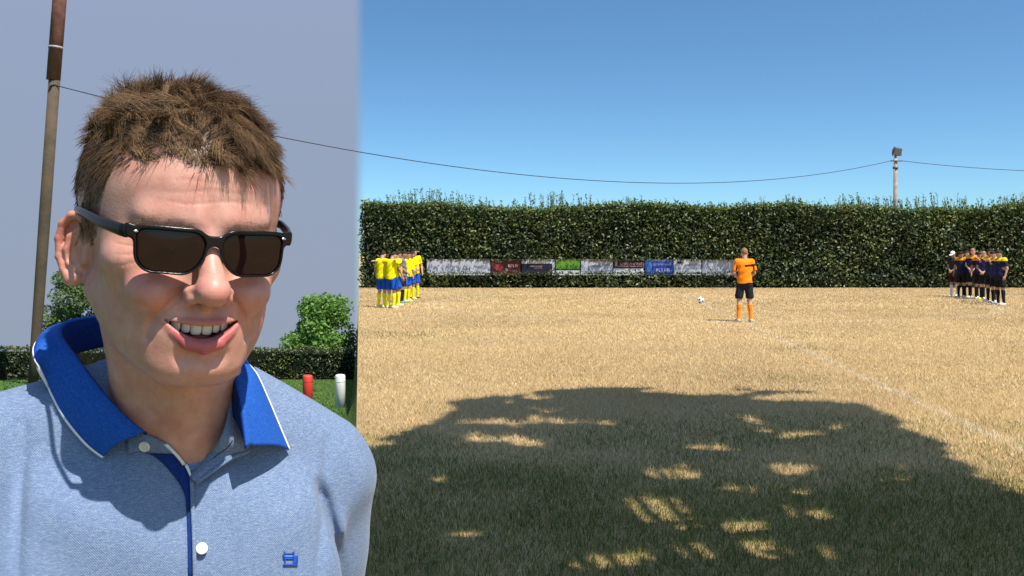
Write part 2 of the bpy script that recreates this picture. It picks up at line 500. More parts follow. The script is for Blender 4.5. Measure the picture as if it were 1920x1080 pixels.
if on('grass'):
    rng = np.random.default_rng(5)
    XX, YY, HH, WW = [], [], [], []
    for (d0, d1, dens, h, w) in ((4.6, 8, 3900, .040, .0036), (8, 12, 2500, .038, .0045), (12, 19, 1200, .036, .0068), (19, 30, 520, .036, .011), (30, 48.2, 190, .040, .019)):
        area = 0.34 * (d1 ** 2 - d0 ** 2)
        n = int(area * dens)
        d = np.sqrt(rng.uniform(d0 ** 2, d1 ** 2, n)); u = rng.uniform(-0.16, 0.525, n)
        XX.append(d * u); YY.append(d); HH.append(h * rng.uniform(0.45, 1.35, n) * (0.75 + 0.5 * fbm(d * u, d, 0.9))); WW.append(w * rng.uniform(0.7, 1.3, n))
        n2 = int(n * 0.16)                               # thinner beyond the right edge of the view
        d = np.sqrt(rng.uniform(d0 ** 2, d1 ** 2, n2)); u = rng.uniform(0.525, 0.72, n2)
        XX.append(d * u); YY.append(d); HH.append(h * rng.uniform(0.45, 1.35, n2)); WW.append(w * 1.4 * rng.uniform(0.7, 1.3, n2))
    X, Y, H, W = map(np.concatenate, (XX, YY, HH, WW))
    k = X > crest(Y) + 0.02
    X, Y, H, W = X[k], Y[k], H[k], W[k]
    tall = rng.uniform(0, 1, len(X)) < 0.004
    H[tall] *= 2.6
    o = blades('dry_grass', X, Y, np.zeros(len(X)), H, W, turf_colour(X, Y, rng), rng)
    tag(o, 'sun-dried straw-coloured grass covering the football pitch', 'grass', kind='stuff')
    n = 42000; n2 = 50000
    d = np.sqrt(rng.uniform(5.0 ** 2, 30.5 ** 2, n + n2)); X = d * np.concatenate([rng.uniform(-0.235, -0.157, n), rng.uniform(-0.56, -0.235, n2)]) - 0.16; Y = d; n = n + n2
    g = np.array([0.11, 0.20, 0.045])[None] * rng.uniform(0.6, 1.5, n)[:, None]
    o = blades('green_grass', X, Y, verge_z(Y), rng.uniform(.03, .07, n), 0.0035 + d * 0.0005, g, rng)
    tag(o, 'short green grass on the slope behind the man in sunglasses', 'grass', kind='stuff')

# ------------------------------------------------------------------ the tall hedge behind the pitch
HY = 48.4
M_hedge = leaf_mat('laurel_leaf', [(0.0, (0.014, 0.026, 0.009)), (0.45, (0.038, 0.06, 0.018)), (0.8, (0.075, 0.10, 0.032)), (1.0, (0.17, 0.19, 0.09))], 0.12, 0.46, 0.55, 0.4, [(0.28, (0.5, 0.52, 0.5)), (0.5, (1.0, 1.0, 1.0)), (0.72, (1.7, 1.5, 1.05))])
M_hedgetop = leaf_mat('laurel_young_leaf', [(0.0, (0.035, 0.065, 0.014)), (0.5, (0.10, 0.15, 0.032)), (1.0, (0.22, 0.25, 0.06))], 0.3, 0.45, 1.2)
M_core = plain('hedge_shade_core', (0.012, 0.014, 0.008), 0.95, 0.5, 5, 0.05)  # near-black colour stands for the shade inside the hedges
M_twig = plain('green_twig', (0.06, 0.075, 0.03), 0.8, 0.3, 20, 0.2)
HX0, HX1, HT = -7.42, 33.0, 3.95
BX0, BX1, BZ0, BZ1 = (795 - CX) / F * HY, (1383 - CX) / F * HY, CAMZ - (514 - CY) / F * HY, CAMZ - (486 - CY) / F * HY
if on('hedge'):
    rng = np.random.default_rng(11)
    def htop(x): return HT + (fbm(x, np.asarray(x) * 0 + 3, 0.30) - 0.48) * 0.95
    hedge = empty('tall_hedge', ((HX0 + HX1) / 2, HY + 1, 0))
    tag(hedge, 'tall dark green clipped hedge running along the far side of the pitch', 'hedge')
    off = -np.array(hedge.location)
    mb = MB()
    xs_ = np.linspace(HX0 + 0.12, HX1 - 0.12, 120); tops = htop(xs_) - 0.06; fy = HY + 0.38 + (fbm(xs_, xs_ * 0 + 8, 0.5) - 0.5) * 0.3
    for q in range(119):
        b0 = len(mb.v)
        for (xx, tt, ff) in ((xs_[q], tops[q], fy[q]), (xs_[q + 1], tops[q + 1], fy[q + 1])):
            for (yy, zz) in ((ff, 0), (HY + 1.7, 0), (HY + 1.7, tt), (ff, tt)): mb.v.append((xx + off[0], yy + off[1], zz))
        for kk in range(4): mb.f.append([b0 + kk, b0 + (kk + 1) % 4, b0 + 4 + (kk + 1) % 4, b0 + 4 + kk])
        if q == 0: mb.f.append([b0 + 3, b0 + 2, b0 + 1, b0])
    mb.build('twigs', M_core, hedge)
    n = 36000
    x = rng.uniform(HX0, HX1, n); z = rng.uniform(0.02, 1, n) * htop(x)
    bul = (fbm(x, z, 0.55) - 0.5) * 0.5
    y = HY + bul * 1.1 + np.abs(rng.normal(0, 0.14, n)) - 0.05 - 0.10 * (z < BZ0)
    keep = ~((x > BX0) & (x < BX1) & (z > BZ0) & (z < BZ1))
    # thin patches where the dark inside shows
    keep &= rng.uniform(0, 1, n) < 0.45 + 1.3 * fbm(x + 40, z, 2.4)
    C = np.stack([x, y, z], 1)[keep] + off
    nb = np.tile(np.array([0.0, -0.55, 0.45]), (len(C), 1))
    leaves('foliage', C, 0.17, M_hedge, hedge, rng, 0.5, nb)
    n = 9000                                         # the crown of the hedge, yellower and looser
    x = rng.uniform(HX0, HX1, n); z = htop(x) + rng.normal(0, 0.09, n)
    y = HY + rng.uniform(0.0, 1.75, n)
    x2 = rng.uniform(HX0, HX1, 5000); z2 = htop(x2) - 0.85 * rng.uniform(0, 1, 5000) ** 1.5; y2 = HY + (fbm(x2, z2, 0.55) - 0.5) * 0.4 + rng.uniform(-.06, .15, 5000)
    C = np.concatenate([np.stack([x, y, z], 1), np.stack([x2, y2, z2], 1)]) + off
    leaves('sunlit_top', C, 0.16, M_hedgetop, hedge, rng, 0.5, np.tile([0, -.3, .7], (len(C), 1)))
    n = 500                                          # the end face on the left
    C = np.stack([HX0 + rng.normal(0, .05, n), HY + rng.uniform(0, 1.7, n), rng.uniform(0, HT, n)], 1) + off
    leaves('end_foliage', C, 0.17, M_hedge, hedge, rng, 0.5, np.tile([-.7, 0, .3], (n, 1)))
    mb = MB(); C = []                                # upright shoots sticking out of the top
    for k in range(620):
        x0 = rng.uniform(HX0, HX1); dens = vnoise(x0, 9, 0.45)
        if rng.uniform() > 0.25 + 0.9 * dens: continue
        y0 = HY + rng.uniform(0.1, 1.6); h = rng.uniform(0.15, 0.48) + 0.7 * max(0, dens - 0.42) * rng.uniform(0.3, 1.6)
        b = Vector((x0, y0, float(htop(x0)) - 0.1)) + Vector(off); tp = b + Vector((rng.normal(-0.06, 0.11), rng.normal(0, .08), h + 0.1))
        mb.tube([b, (b + tp) / 2 + Vector((rng.normal(0, .02), 0, 0)), tp], [0.010, 0.008, 0.004], 4)
        for q in range(int(4 + h * 17)):
            f = rng.uniform(0.1, 1.05)
            C.append(np.array(b + (tp - b) * f) + rng.normal(0, 0.035, 3))
    mb.build('shoot_stems', M_twig, hedge)['kind'] = 'stuff'
    leaves('shoots', np.array(C), 0.125, M_hedgetop, hedge, rng, 0.36, None, None, 1.1)

# ------------------------------------------------------------------ advertising banners let into the hedge
M_txt = {}
def ink(c):
    if c not in M_txt: M_txt[c] = plain('print_%d' % len(M_txt), c, 0.6, 0.08, 3, 0.3)
    return M_txt[c]
def banner(px0, px1, py0, py1, base, label, marks, yoff=0.0):
    a, b = P(px0, py1, HY), P(px1, py0, HY)
    w, h = b.x - a.x, b.z - a.z
    e = empty('advertising_banner', ((a.x + b.x) / 2, HY + 0.12 + yoff, a.z))
    tag(e, label, 'banner', 'advertising banners along the hedge')
    mb = MB()                                       # slightly rippled sheet with thickness
    nx = 14; vs_, fs = [], []
    for j in range(nx + 1):
        u = -w / 2 + w * j / nx; r = 0.012 * math.sin(j * 1.7 + px0) 
        for (yy, zz) in ((r, 0), (r, h), (r + 0.012, h), (r + 0.012, 0)): vs_.append((u, yy, zz))
    for j in range(nx):
        for k in range(4):
            fs.append([j*4+k, (j+1)*4+k, (j+1)*4+(k+1)%4, j*4+(k+1)%4])
    fs += [[0, 1, 2, 3], [nx*4+3, nx*4+2, nx*4+1, nx*4]]
    mb.v, mb.f = vs_, fs
    mb.build('sheet', ink(base), e)
    for i in range(6):                              # ties
        pass
    rr = random.Random(int(px0))
    for (name, u0, u1, v0, v1, c, style) in marks:  # fractions of the sheet, v from the bottom
        mk = MB(); x0, x1, z0, z1 = -w/2 + u0*w, -w/2 + u1*w, v0*h, v1*h; y = -0.018
        if style == 'bar': mk.box(((x0+x1)/2, y, (z0+z1)/2), (x1-x0, 0.004, z1-z0))
        elif style == 'text':                       # print too small to read: a row of letter-like strokes
            x = x0; hh = z1 - z0
            while x < x1 - 0.02:
                lw = hh * rr.uniform(0.35, 0.75)
                k = rr.randrange(4); st = hh * 0.2
                mk.box((x + st/2, y, (z0+z1)/2), (st, 0.004, hh))
                if k != 0: mk.box((x + lw/2 + st*.3, y-.0045, z1 - st/2), (lw - st*.6, 0.004, st))
                if k == 1: mk.box((x + lw/2 + st*.3, y-.0045, z0 + st/2), (lw - st*.6, 0.004, st))
                if k >= 2: mk.box((x + lw - st/2, y, (z0+z1)/2 + (hh*.15 if k == 3 else 0)), (st, 0.004, hh * (0.7 if k == 3 else 1)))
                x += lw + hh * 0.22
                if rr.random() < 0.16: x += hh * 0.35
        elif style == 'blob':
            n = 14; b0 = len(mk.v); cx_, cz_ = (x0+x1)/2, (z0+z1)/2
            for yy in (y - .002, y + .002):
                for q in range(n):
                    an = 2*math.pi*q/n; f = rr.uniform(0.75, 1.0)
                    mk.v.append((cx_ + (x1-x0)/2*f*math.cos(an), yy, cz_ + (z1-z0)/2*f*math.sin(an)))
            mk.f.append([b0+q for q in range(n)]); mk.f.append([b0+n+q for q in range(n)][::-1])
            for q in range(n): mk.f.append([b0+q, b0+(q+1)%n, b0+n+(q+1)%n, b0+n+q][::-1])
        mo = mk.build(name, ink(c), e)
        if style == 'text': mo['kind'] = 'stuff'
WH, GR, DK = (0.52, 0.53, 0.58), (0.30, 0.31, 0.35), (0.03, 0.03, 0.035)
if on('banner'):
    banner(800, 919, 486, 516, (0.40, 0.41, 0.47), 'plain pale grey banner, leftmost in the row along the hedge', [])
    banner(921, 976, 486, 516, (0.085, 0.018, 0.016), 'dark red banner with a pale lettered panel, beside the plain grey one',
           [('emblem', .08, .42, .25, .75, (0.26, 0.03, 0.04), 'blob'), ('lettering', .58, .92, .50, .68, (0.6, 0.42, 0.40), 'text'), ('lettering', .15, .35, .78, .9, (0.4, 0.36, 0.3), 'text'), ('lettering', .48, .56, .2, .45, (0.45, 0.36, 0.36), 'blob')])
    banner(978, 1040, 486, 516, (0.50, 0.51, 0.55), 'white-framed banner with a dark navy field in the hedge row',
           [('field', .0, .93, .0, .72, (0.014, 0.013, 0.032), 'bar')])
    banner(1042, 1088, 487, 516, (0.09, 0.22, 0.02), 'bright green and white banner in the middle of the hedge row',
           [('band', 0, 1, 0, .30, (0.55, 0.57, 0.6), 'bar'), ('band', 0, 1, .31, .40, (0.02, 0.03, 0.02), 'bar')])
    banner(1090, 1149, 486, 516, (0.36, 0.37, 0.43), 'light grey banner with brown top stripe and small dark print',
           [('stripe', .28, .98, .86, .94, (0.22, 0.10, 0.08), 'bar'), ('lettering', .3, .6, .5, .62, (0.14, 0.14, 0.2), 'text'), ('emblem', .56, .66, .48, .72, (0.15, 0.15, 0.2), 'blob'), ('lettering', .68, .95, .6, .7, (0.1, 0.1, 0.14), 'text'), ('lettering', .3, .9, .24, .32, (0.3, 0.3, 0.4), 'text')])
    banner(1151, 1208, 486, 516, (0.55, 0.56, 0.58), 'banner with a black upper half carrying pinkish lettering',
           [('field', 0, .99, .44, 1.0, (0.02, 0.008, 0.014), 'bar')])
    banner(1210, 1262, 486, 516, (0.025, 0.06, 0.30), 'bright blue banner with pale lettering in the hedge row',
           [('emblem', .04, .28, .2, .85, (0.04, 0.14, 0.42), 'blob'), ('lettering', .3, .92, .60, .72, (0.20, 0.26, 0.55), 'text'), ('lettering', .4, .85, .22, .42, (0.42, 0.46, 0.7), 'text'), ('lettering', .25, .95, .86, .95, (0.2, 0.25, 0.5), 'text')])
    banner(1264, 1316, 486, 516, (0.43, 0.44, 0.48), 'white banner with a black emblem and bluish small print',
           [('emblem', .10, .34, .70, .88, (0.02, 0.02, 0.02), 'blob'), ('lettering', .42, .98, .58, .70, (0.2, 0.23, 0.36), 'text'), ('lettering', .12, .9, .36, .46, (0.26, 0.28, 0.34), 'text'), ('lettering', .2, .95, .14, .24, (0.18, 0.28, 0.26), 'text'), ('lettering', .45, .85, .86, .92, (0.35, 0.28, 0.24), 'text')])
    banner(1318, 1378, 487, 516, (0.34, 0.35, 0.41), 'plain silvery banner at the right end of the row, beside the referee', [])
    # the second print layer, a few mm proud of the dark fields
    for o in list(bpy.data.objects):
        if o.name.startswith('advertising_banner') and 'navy' in o.get('label', ''):
            mk = MB(); mk.box((-0.10, -0.026, 0.44), (0.62, 0.004, 0.07)); mk.box((0.0, -0.026, 0.35), (0.4, 0.004, 0.04)); mk.build('lettering', ink((0.26, 0.16, 0.15)), o)['kind'] = 'stuff'
        if o.name.startswith('advertising_banner') and 'pinkish' in o.get('label', ''):
            mk = MB(); x = -0.42; rr = random.Random(3)
            mk.box((-0.62, -0.026, 0.56), (0.10, 0.004, 0.20)); mk.box((0.05, -0.026, 0.435), (1.2, 0.004, 0.03))
            while x < 0.62:
                mk.box((x, -0.026, 0.55), (0.025, 0.004, 0.13)); mk.box((x + 0.05, -0.0305, 0.55 + rr.choice((-.05, 0, .05))), (0.075, 0.004, 0.03)); mk.box((x + 0.085, -0.026, 0.55), (0.02, 0.004, 0.13)); x += 0.14
            mk.build('lettering', ink((0.42, 0.24, 0.27)), o)['kind'] = 'stuff'
    # leaves and twigs of the hedge reaching over the lower edge of the banners
    rng = np.random.default_rng(21)
    n = 1500
    x = rng.uniform(BX0, BX1, n); z = BZ0 + np.abs(rng.normal(0, 0.09, n)) * (0.4 + 1.2 * vnoise(x, 5, 1.3)); y = HY - rng.uniform(0.0, 0.12, n)
    x2 = rng.uniform(BX0, BX1, 700); z2 = BZ1 - np.abs(rng.normal(0, 0.05, 700))
    C = np.concatenate([np.stack([x, y, z], 1), np.stack([x2, HY - rng.uniform(0, .1, 700), z2], 1)])
    if on('hedge'):
        leaves('fringe', C - np.array(hedge.location), 0.13, M_hedge, hedge, rng, 0.4, None, None, 0.5)

# ------------------------------------------------------------------ floodlight pole, mast and wires
M_conc = plain('weathered_concrete', (0.30, 0.25, 0.23), 0.9, 0.2, 6, 0.2, 0.2)
M_metal = plain('grey_metal', (0.11, 0.11, 0.12), 0.5, 0.2, 8, 0.5)
M_black = plain('black_rubber', (0.012, 0.012, 0.014), 0.6, 0.2, 8, 0.4)
M_glassl = plain('lamp_glass', (0.20, 0.19, 0.18), 0.25, 0.2, 8, 0.6)
M_rust = MT('rusty_steel').set(Roughness=0.85)
M_rust.col(M_rust.ramp(M_rust.noise(M_rust.coord(), 3.0, 6, 0.7), [(0.3, (0.085, 0.03, 0.02)), (0.55, (0.17, 0.065, 0.04)), (0.75, (0.24, 0.13, 0.08))]))
M_rust.bump(M_rust.noise(M_rust.coord(), 22, 4), 0.4, 0.02); M_rust = M_rust.m
M_olive = MT('mossy_wood').set(Roughness=0.9)
M_olive.col(M_olive.ramp(M_olive.noise(M_olive.coord(), 2.2, 6, 0.7), [(0.3, (0.05, 0.034, 0.019)), (0.55, (0.082, 0.058, 0.033)), (0.75, (0.12, 0.062, 0.042))]))
M_olive.bump(M_olive.noise(M_olive.coord(), 22, 4), 0.4, 0.02); M_olive = M_olive.m

PY = 51.0
base = P(1679, 475, PY)
fl = empty('floodlight_pole', (base.x, PY, 0)); tag(fl, 'slim grey concrete pole with a floodlight on top, standing behind the hedge', 'floodlight')
zt = P(0, 297, PY).z
MB().tube([(0, 0, 0), (0, 0, zt)], [0.15, 0.095], 12).build('pole', M_conc, fl, True)
MB().tube([(0, 0, zt - 0.55), (0, 0, zt - 0.42)], 0.14, 12).build('clamp_band', M_metal, fl, True)
zi = P(0, 302, PY).z
mb = MB(); mb.tube([(-0.28, -0.12, zi), (0.28, -0.12, zi)], 0.035, 8); mb.tube([(0, -0.12, zi), (0, 0.05, zi)], 0.05, 8); mb.build('wire_bracket', M_metal, fl, True)
MB().tube([(0, 0, zt), (0, 0, zt + 0.16)], 0.06, 8).build('lamp_bracket', M_metal, fl, True)
rot = Matrix.Rotation(rad(12), 3, 'Y') @ Matrix.Rotation(rad(20), 3, 'X')
lh = MB().box((0.06, -0.05, zt + 0.36), (0.40, 0.26, 0.40), rot).build('lamp_housing', M_metal, fl, bevel=0.03)
MB().box((0.06, -0.05, zt + 0.36), (0.33, 0.005, 0.31), rot).build('lamp_glass', M_glassl, fl).location = rot @ Vector((0, -0.135, 0))
mb = MB(); mb.box((0.06 - 0.23, -0.03, zt + 0.30), (0.02, 0.05, 0.34)); mb.box((0.06 + 0.23, -0.03, zt + 0.30), (0.02, 0.05, 0.34)); mb.box((0.06, -0.03, zt + 0.135), (0.48, 0.05, 0.02)); mb.build('lamp_yoke', M_metal, fl)

MD = 26.0
def mast_x(py): return 112 - (py - 8) * 46 / 652
mbase_z = float(verge_z(MD)) - 0.3
pb = P(mast_x(475 + (CAMZ - mbase_z) / MD * F), 0, MD)
mast = empty('rusty_mast', (pb.x, MD, mbase_z)); tag(mast, 'tall leaning rust-brown mast behind the left ear of the man in sunglasses', 'mast')
def mp(py, dx=0.0):
    q = P(mast_x(py) + dx, py, MD); return (q.x - pb.x, 0, q.z - mbase_z)
lowpy = 475 + (CAMZ - mbase_z) / MD * F
MB().tube([mp(lowpy), mp(640), mp(400), mp(120)], [0.125, 0.130, 0.145, 0.145], 14).build('lower_shaft', M_olive, mast, True)
MB().tube([mp(150, -2), mp(8, -1), mp(-120, -1)], [0.175, 0.175, 0.175], 14).build('upper_sleeve', M_rust, mast, True)
MB().tube([mp(91, -2), mp(87, -2)], 0.182, 14).build('band', plain('pale_band', (0.34, 0.30, 0.30), 0.6), mast, True)
wp = P(mast_x(160), 160, MD)
MB().tube([(wp.x - pb.x, -0.2, wp.z - mbase_z), (wp.x - pb.x, 0.1, wp.z - mbase_z)], 0.04, 8).build('hook', M_metal, mast, True)

def wire(a, b, sag, label, r=0.014):
    pts = [Vector(a).lerp(Vector(b), k / 60) - Vector((0, 0, 4 * sag * (k / 60) * (1 - k / 60))) for k in range(61)]
    o = MB().tube(pts, r, 6).build('overhead_wire', M_black, None, True)
    tag(o, label, 'wire', 'overhead wires')
ia = Vector((base.x - 0.28, PY - 0.12, zi))
wire(ia, Vector((wp.x, MD - 0.18, wp.z)), 1.8, 'long sagging overhead wire from the floodlight pole towards the left')
wire(Vector((base.x + 0.28, PY - 0.12, zi)), Vector((base.x + 26, PY - 4, zi + 1.0)), 1.15, 'short stretch of overhead wire leaving the floodlight pole to the right')
en = empty('utility_pole', (base.x + 26, PY - 4, 0)); tag(en, 'concrete utility pole further along the wire, beyond the right edge', 'pole')
MB().tube([(0, 0, 0), (0, 0, zi + 1.3)], [0.15, 0.1], 10).build('pole', M_conc, en, True)

# ------------------------------------------------------------------ left background: clipped hedge, trees, marker posts
M_bright = leaf_mat('spring_leaf', [(0.0, (0.09, 0.19, 0.035)), (0.5, (0.17, 0.32, 0.065)), (1.0, (0.27, 0.42, 0.11))], 0.42, 0.5, 2.0)
M_dullg = leaf_mat('olive_leaf', [(0.0, (0.08, 0.125, 0.04)), (0.5, (0.14, 0.20, 0.07)), (1.0, (0.21, 0.27, 0.11))], 0.4, 0.55, 2.0)
M_bark = plain('bark', (0.09, 0.065, 0.045), 0.95, 0.4, 14, 0.1, 0.6)
def tree(name, label, loc, h, cr, cz, n, leaf, mat, seed, lumps=16, trunk_r=0.09):
    rng = np.random.default_rng(seed); e = empty(name, loc); tag(e, label, 'tree')
    mb = MB(); top = Vector((0.05, 0, h * 0.75))
    mb.tube([(0, 0, -0.1), (0.02, 0.02, h * 0.25), (0.0, 0.03, h * 0.5), top], [trunk_r, trunk_r * .8, trunk_r * .6, trunk_r * .2], 9)
    Cs = []
    per = n // lumps
    for k in range(lumps):
        d = rng.normal(size=3); d /= np.linalg.norm(d); r = rng.uniform(0.35, 0.8)
        c = np.array([0, 0, cz]) + d * np.array([cr, cr, h - cz]) * r
        if k < 5: c = np.array([0, 0, cz]) + np.array([math.cos(k * 1.26) * .35 * cr, math.sin(k * 1.26) * .35 * cr, (h - cz) * .68])
        mb.tube([(0.0, 0.02, max(h * 0.2, c[2] - 0.8 * cr)), tuple((np.array([0, 0, c[2] - .3 * cr]) + c) / 2), tuple(c)], [trunk_r * .35, trunk_r * .22, trunk_r * .08], 5)
        q = rng.normal(size=(per, 3)); q /= np.linalg.norm(q, axis=1)[:, None]
        q *= (rng.uniform(0.25, 1, per) ** 0.5)[:, None] * cr * rng.uniform(0.36, 0.52) * np.array([1, 1, 0.85])
        Cs.append(c + q)
    mb.build('trunk', M_bark, e, True)
    C = np.concatenate(Cs)
    nb = C - np.array([0, 0, cz]); nb /= np.linalg.norm(nb, axis=1)[:, None] + 1e-6; nb[:, 2] += 0.4
    leaves('crown', C, leaf, mat, e, rng, 0.6, nb)
    return e
if on('left'):
    d = 40.0; gz = float(verge_z(d)); tp = P(0, 548, d).z
    c = P(606, 610, d)
    tree('small_tree', 'rounded bright green tree behind the shoulder of the man in sunglasses', (c.x, d, gz), tp - gz, 1.50, (P(0, 640, d).z - gz), 13000, 0.15, M_bright, 3, 26)
    d = 46.0; gz = float(verge_z(d)); tp = P(0, 488, d).z; c = P(150, 0, d)
    tree('small_tree', 'dull green tree beside the leaning mast, partly behind the ear', (c.x, d, gz), tp - gz, 1.75, (P(0, 600, d).z - gz), 11000, 0.16, M_dullg, 4, 24)
    d = 30.0
    xl, xr_ = P(-120, 0, d).x, P(664, 0, d).x; gz = P(0, 715, d).z
    lh_ = empty('low_hedge', ((xl + xr_) / 2, d, gz)); tag(lh_, 'low dark clipped hedge on the slope behind the man in sunglasses', 'hedge')
    w = xr_ - xl; hh = 0.95
    MB().box((0, 0.35, hh / 2 - 0.05), (w - 0.2, 0.7, hh - 0.12)).build('twigs', M_core, lh_)
    rng = np.random.default_rng(31); n = 9000
    x = rng.uniform(-w / 2, w / 2, n); z = rng.uniform(0, hh, n); y = -0.03 + (fbm(x, z, 1.2) - .5) * .2 + np.abs(rng.normal(0, .06, n))
    n2 = 4000
    x2 = rng.uniform(-w / 2, w / 2, n2); z2 = hh + (fbm(x2, x2 * 0, .7) - .5) * .14 + rng.normal(0, .03, n2); y2 = rng.uniform(0, .75, n2)
    C = np.concatenate([np.stack([x, y, z], 1), np.stack([x2, y2, z2], 1)])
    leaves('foliage', C, 0.085, M_hedge, lh_, rng, 0.5, np.tile([0, -.5, .5], (len(C), 1)))
    def post(px, py_top, d, c, label):
        gz = float(verge_z(d)); p = P(px, py_top, d); e = empty('marker_post', (p.x, d, gz)); tag(e, label, 'post', 'marker posts on the verge')
        h = p.z - gz; r = 0.072
        MB().tube([(0, 0, -0.1), (0, 0, h - 0.03), (0, 0, h - 0.008), (0, 0, h)], [r, r, r * .9, r * .6], 16).build('shaft', plain('post_paint', c, 0.6, 0.12, 9, 0.4, 0.1), e, True)
        MB().tube([(0, 0, h * 0.82), (0, 0, h * 0.80)], r * 1.03, 16).build('groove', plain('post_groove', tuple(k * .8 for k in c), 0.7), e, True)
    post(638, 702, 14.0, (0.72, 0.70, 0.66), 'short round white post on the green verge')
    post(577, 703, 14.6, (0.62, 0.05, 0.03), 'short round red post on the green verge')

# ------------------------------------------------------------------ the tree whose shade falls on the near turf
if on('tree'):
    rng = np.random.default_rng(41)
    edge = [(560, 860), (678, 845), (760, 806), (830, 772), (920, 752), (1010, 742), (1100, 736), (1200, 731), (1330, 738), (1450, 741), (1560, 748), (1640, 772), (1680, 800), (1740, 826), (1785, 860), (1830, 898), (1930, 945), (2010, 985)]
    poly = [(G(*q).x, G(*q).y) for q in edge]
    poly += [(3.6, 5.0), (3.0, 3.7), (-1.2, 3.7), (-2.2, 5.5)]
    holes = [  # (px, py, half width, half height) lighter patches of sun
        (1060, 795, 80, 7), (940, 826, 110, 7), (1265, 890, 78, 17), (1225, 952, 75, 22), (1400, 1030, 190, 16), (1150, 1045, 70, 14),
        (1500, 872, 60, 7), (1320, 842, 60, 5), (1000, 765, 60, 4), (900, 798, 70, 5), (1560, 800, 30, 4), (1350, 985, 90, 12), (1520, 960, 70, 10), (850, 1000, 60, 8), (1690, 900, 40, 6), (1440, 925, 60, 8)]
    hr = random.Random(8)
    for q in range(16):
        hy = hr.uniform(780, 1075); holes.append((hr.uniform(700, 1850), hy, hr.uniform(12, 60) * (hy / 950), hr.uniform(2.5, 8) * (hy / 950)))
    n = 120000
    gx = rng.uniform(-2.5, 6.2, n); gy = rng.uniform(3.6, 12.9, n)
    px = CX + gx / gy * F; py = CY + CAMZ / gy * F
    px += (fbm(gx, gy, 1.6) - 0.5) * 130; py += (fbm(gx + 30, gy, 1.6) - 0.5) * 42
    d2 = F * CAMZ / (py - CY)
    keep = in_poly((px - CX) / F * d2, d2, poly)
    for (hx, hy, a, b) in holes:
        rr2 = ((px - hx) / (a * 1.35)) ** 2 + ((py - hy) / (b * 1.35)) ** 2
        keep &= rng.uniform(0, 1, n) > 0.98 * np.clip(1.9 * (1 - rr2), 0, 1)
    keep &= rng.uniform(0, 1, n) < np.clip(0.36 + 1.25 * fbm(gx, gy, 1.4), 0, 1)
    gx, gy = gx[keep], gy[keep]
    h = 5.6 + 1.9 * vnoise(gx, gy, 0.5) + rng.uniform(0, 1.1, len(gx)) + 0.10 * np.maximum(0, gy - 6)
    C = np.stack([gx + SD.x / SD.z * h, gy + SD.y / SD.z * h, h], 1)
    tb = Vector((3.4, -1.6, 0))
    st = empty('shade_tree', tb); tag(st, 'big leafy tree behind the viewer, its crown shading the near turf', 'tree')
    nb = np.tile([SD.x, SD.y, SD.z], (len(C), 1)) * 0.8
    leaves('crown', C - np.array(tb), 0.20, leaf_mat('summer_leaf', [(0.0, (0.02, 0.045, 0.012)), (1.0, (0.07, 0.10, 0.03))], 0.10, 0.5, 1.0), st, rng, 0.6, nb)
    mb = MB(); fork = Vector((-0.15, 0.5, 3.6))
    mb.tube([(0, 0, -0.1), (0.02, 0.1, 0.6), (-0.05, 0.25, 2.0), tuple(fork)], [0.30, 0.22, 0.19, 0.16], 12)
    for k in range(26):
        q = Vector(C[rng.integers(len(C))]) - tb; q.z -= 0.15
        mid = fork.lerp(q, 0.5) + Vector((0, 0, 0.5))
        mb.tube([tuple(fork - Vector((0, 0, 0.2))), tuple(fork.lerp(mid, .5) + Vector((0, 0, .15))), tuple(mid), tuple(q)], [0.09, 0.06, 0.045, 0.012], 6)
    mb.build('trunk', M_bark, st, True)

# ------------------------------------------------------------------ people on the pitch
M_skin = plain('skin_light', (0.50, 0.29, 0.21), 0.55, 0.1, 12, 0.35)
M_skin2 = plain('skin_tanned', (0.40, 0.21, 0.14), 0.55, 0.1, 12, 0.35)
FAB = {}
def fabric(c, rough=0.85):
    if c not in FAB:
        t = MT('fabric_%d' % len(FAB)).set(Roughness=rough); t.b.inputs['Specular IOR Level'].default_value = 0.2
        p = t.coord()
        nz = t.noise(p, 9, 4)
        t.col(t.ramp(nz, [(0.3, tuple(k * 0.86 for k in c)), (0.7, tuple(min(1, k * 1.08) for k in c))]))
        t.bump(t.noise(p, 11, 3), 0.35, 0.03); FAB[c] = t.m
    return FAB[c]

def rotm(axis, a): return np.array(Matrix.Rotation(a, 3, axis))

def finger_hand(p, wrist, elbow, side, curl=0.5, palm_dir=None):
    """palm and five curled fingers as one implicit lump at the end of a forearm"""
    w = np.array(wrist, float); d = w - np.array(elbow, float); d /= np.linalg.norm(d)
    pd = np.array(palm_dir if palm_dir is not None else (-side, 0.0, 0.0), float); pd -= d * (pd @ d); pd /= np.linalg.norm(pd) + 1e-9
    s = np.cross(d, pd)
    if s[1] > 0: s = -s                               # thumb side towards the front
    o = cap(p, w, w + d * 0.075, 0.024, 0.030)
    for k, (off, ln) in enumerate(((0.028, .070), (0.010, .080), (-0.009, .074), (-0.026, .058))):
        a = w + d * 0.085 + s * off; b = a + d * ln * 0.5 + pd * ln * 0.18 * curl; c = b + d * ln * 0.32 + pd * ln * 0.5 * curl
        o = smin(o, chain(p, [a, b, c], [.0105, .0095, .008]), 0.006)
    a = w + d * 0.025 + s * 0.028; b = a + d * 0.035 + s * 0.022 + pd * .006; c = b + d * 0.032 + pd * 0.012
    return smin(o, chain(p, [a, b, c], [.013, .011, .009]), 0.008)

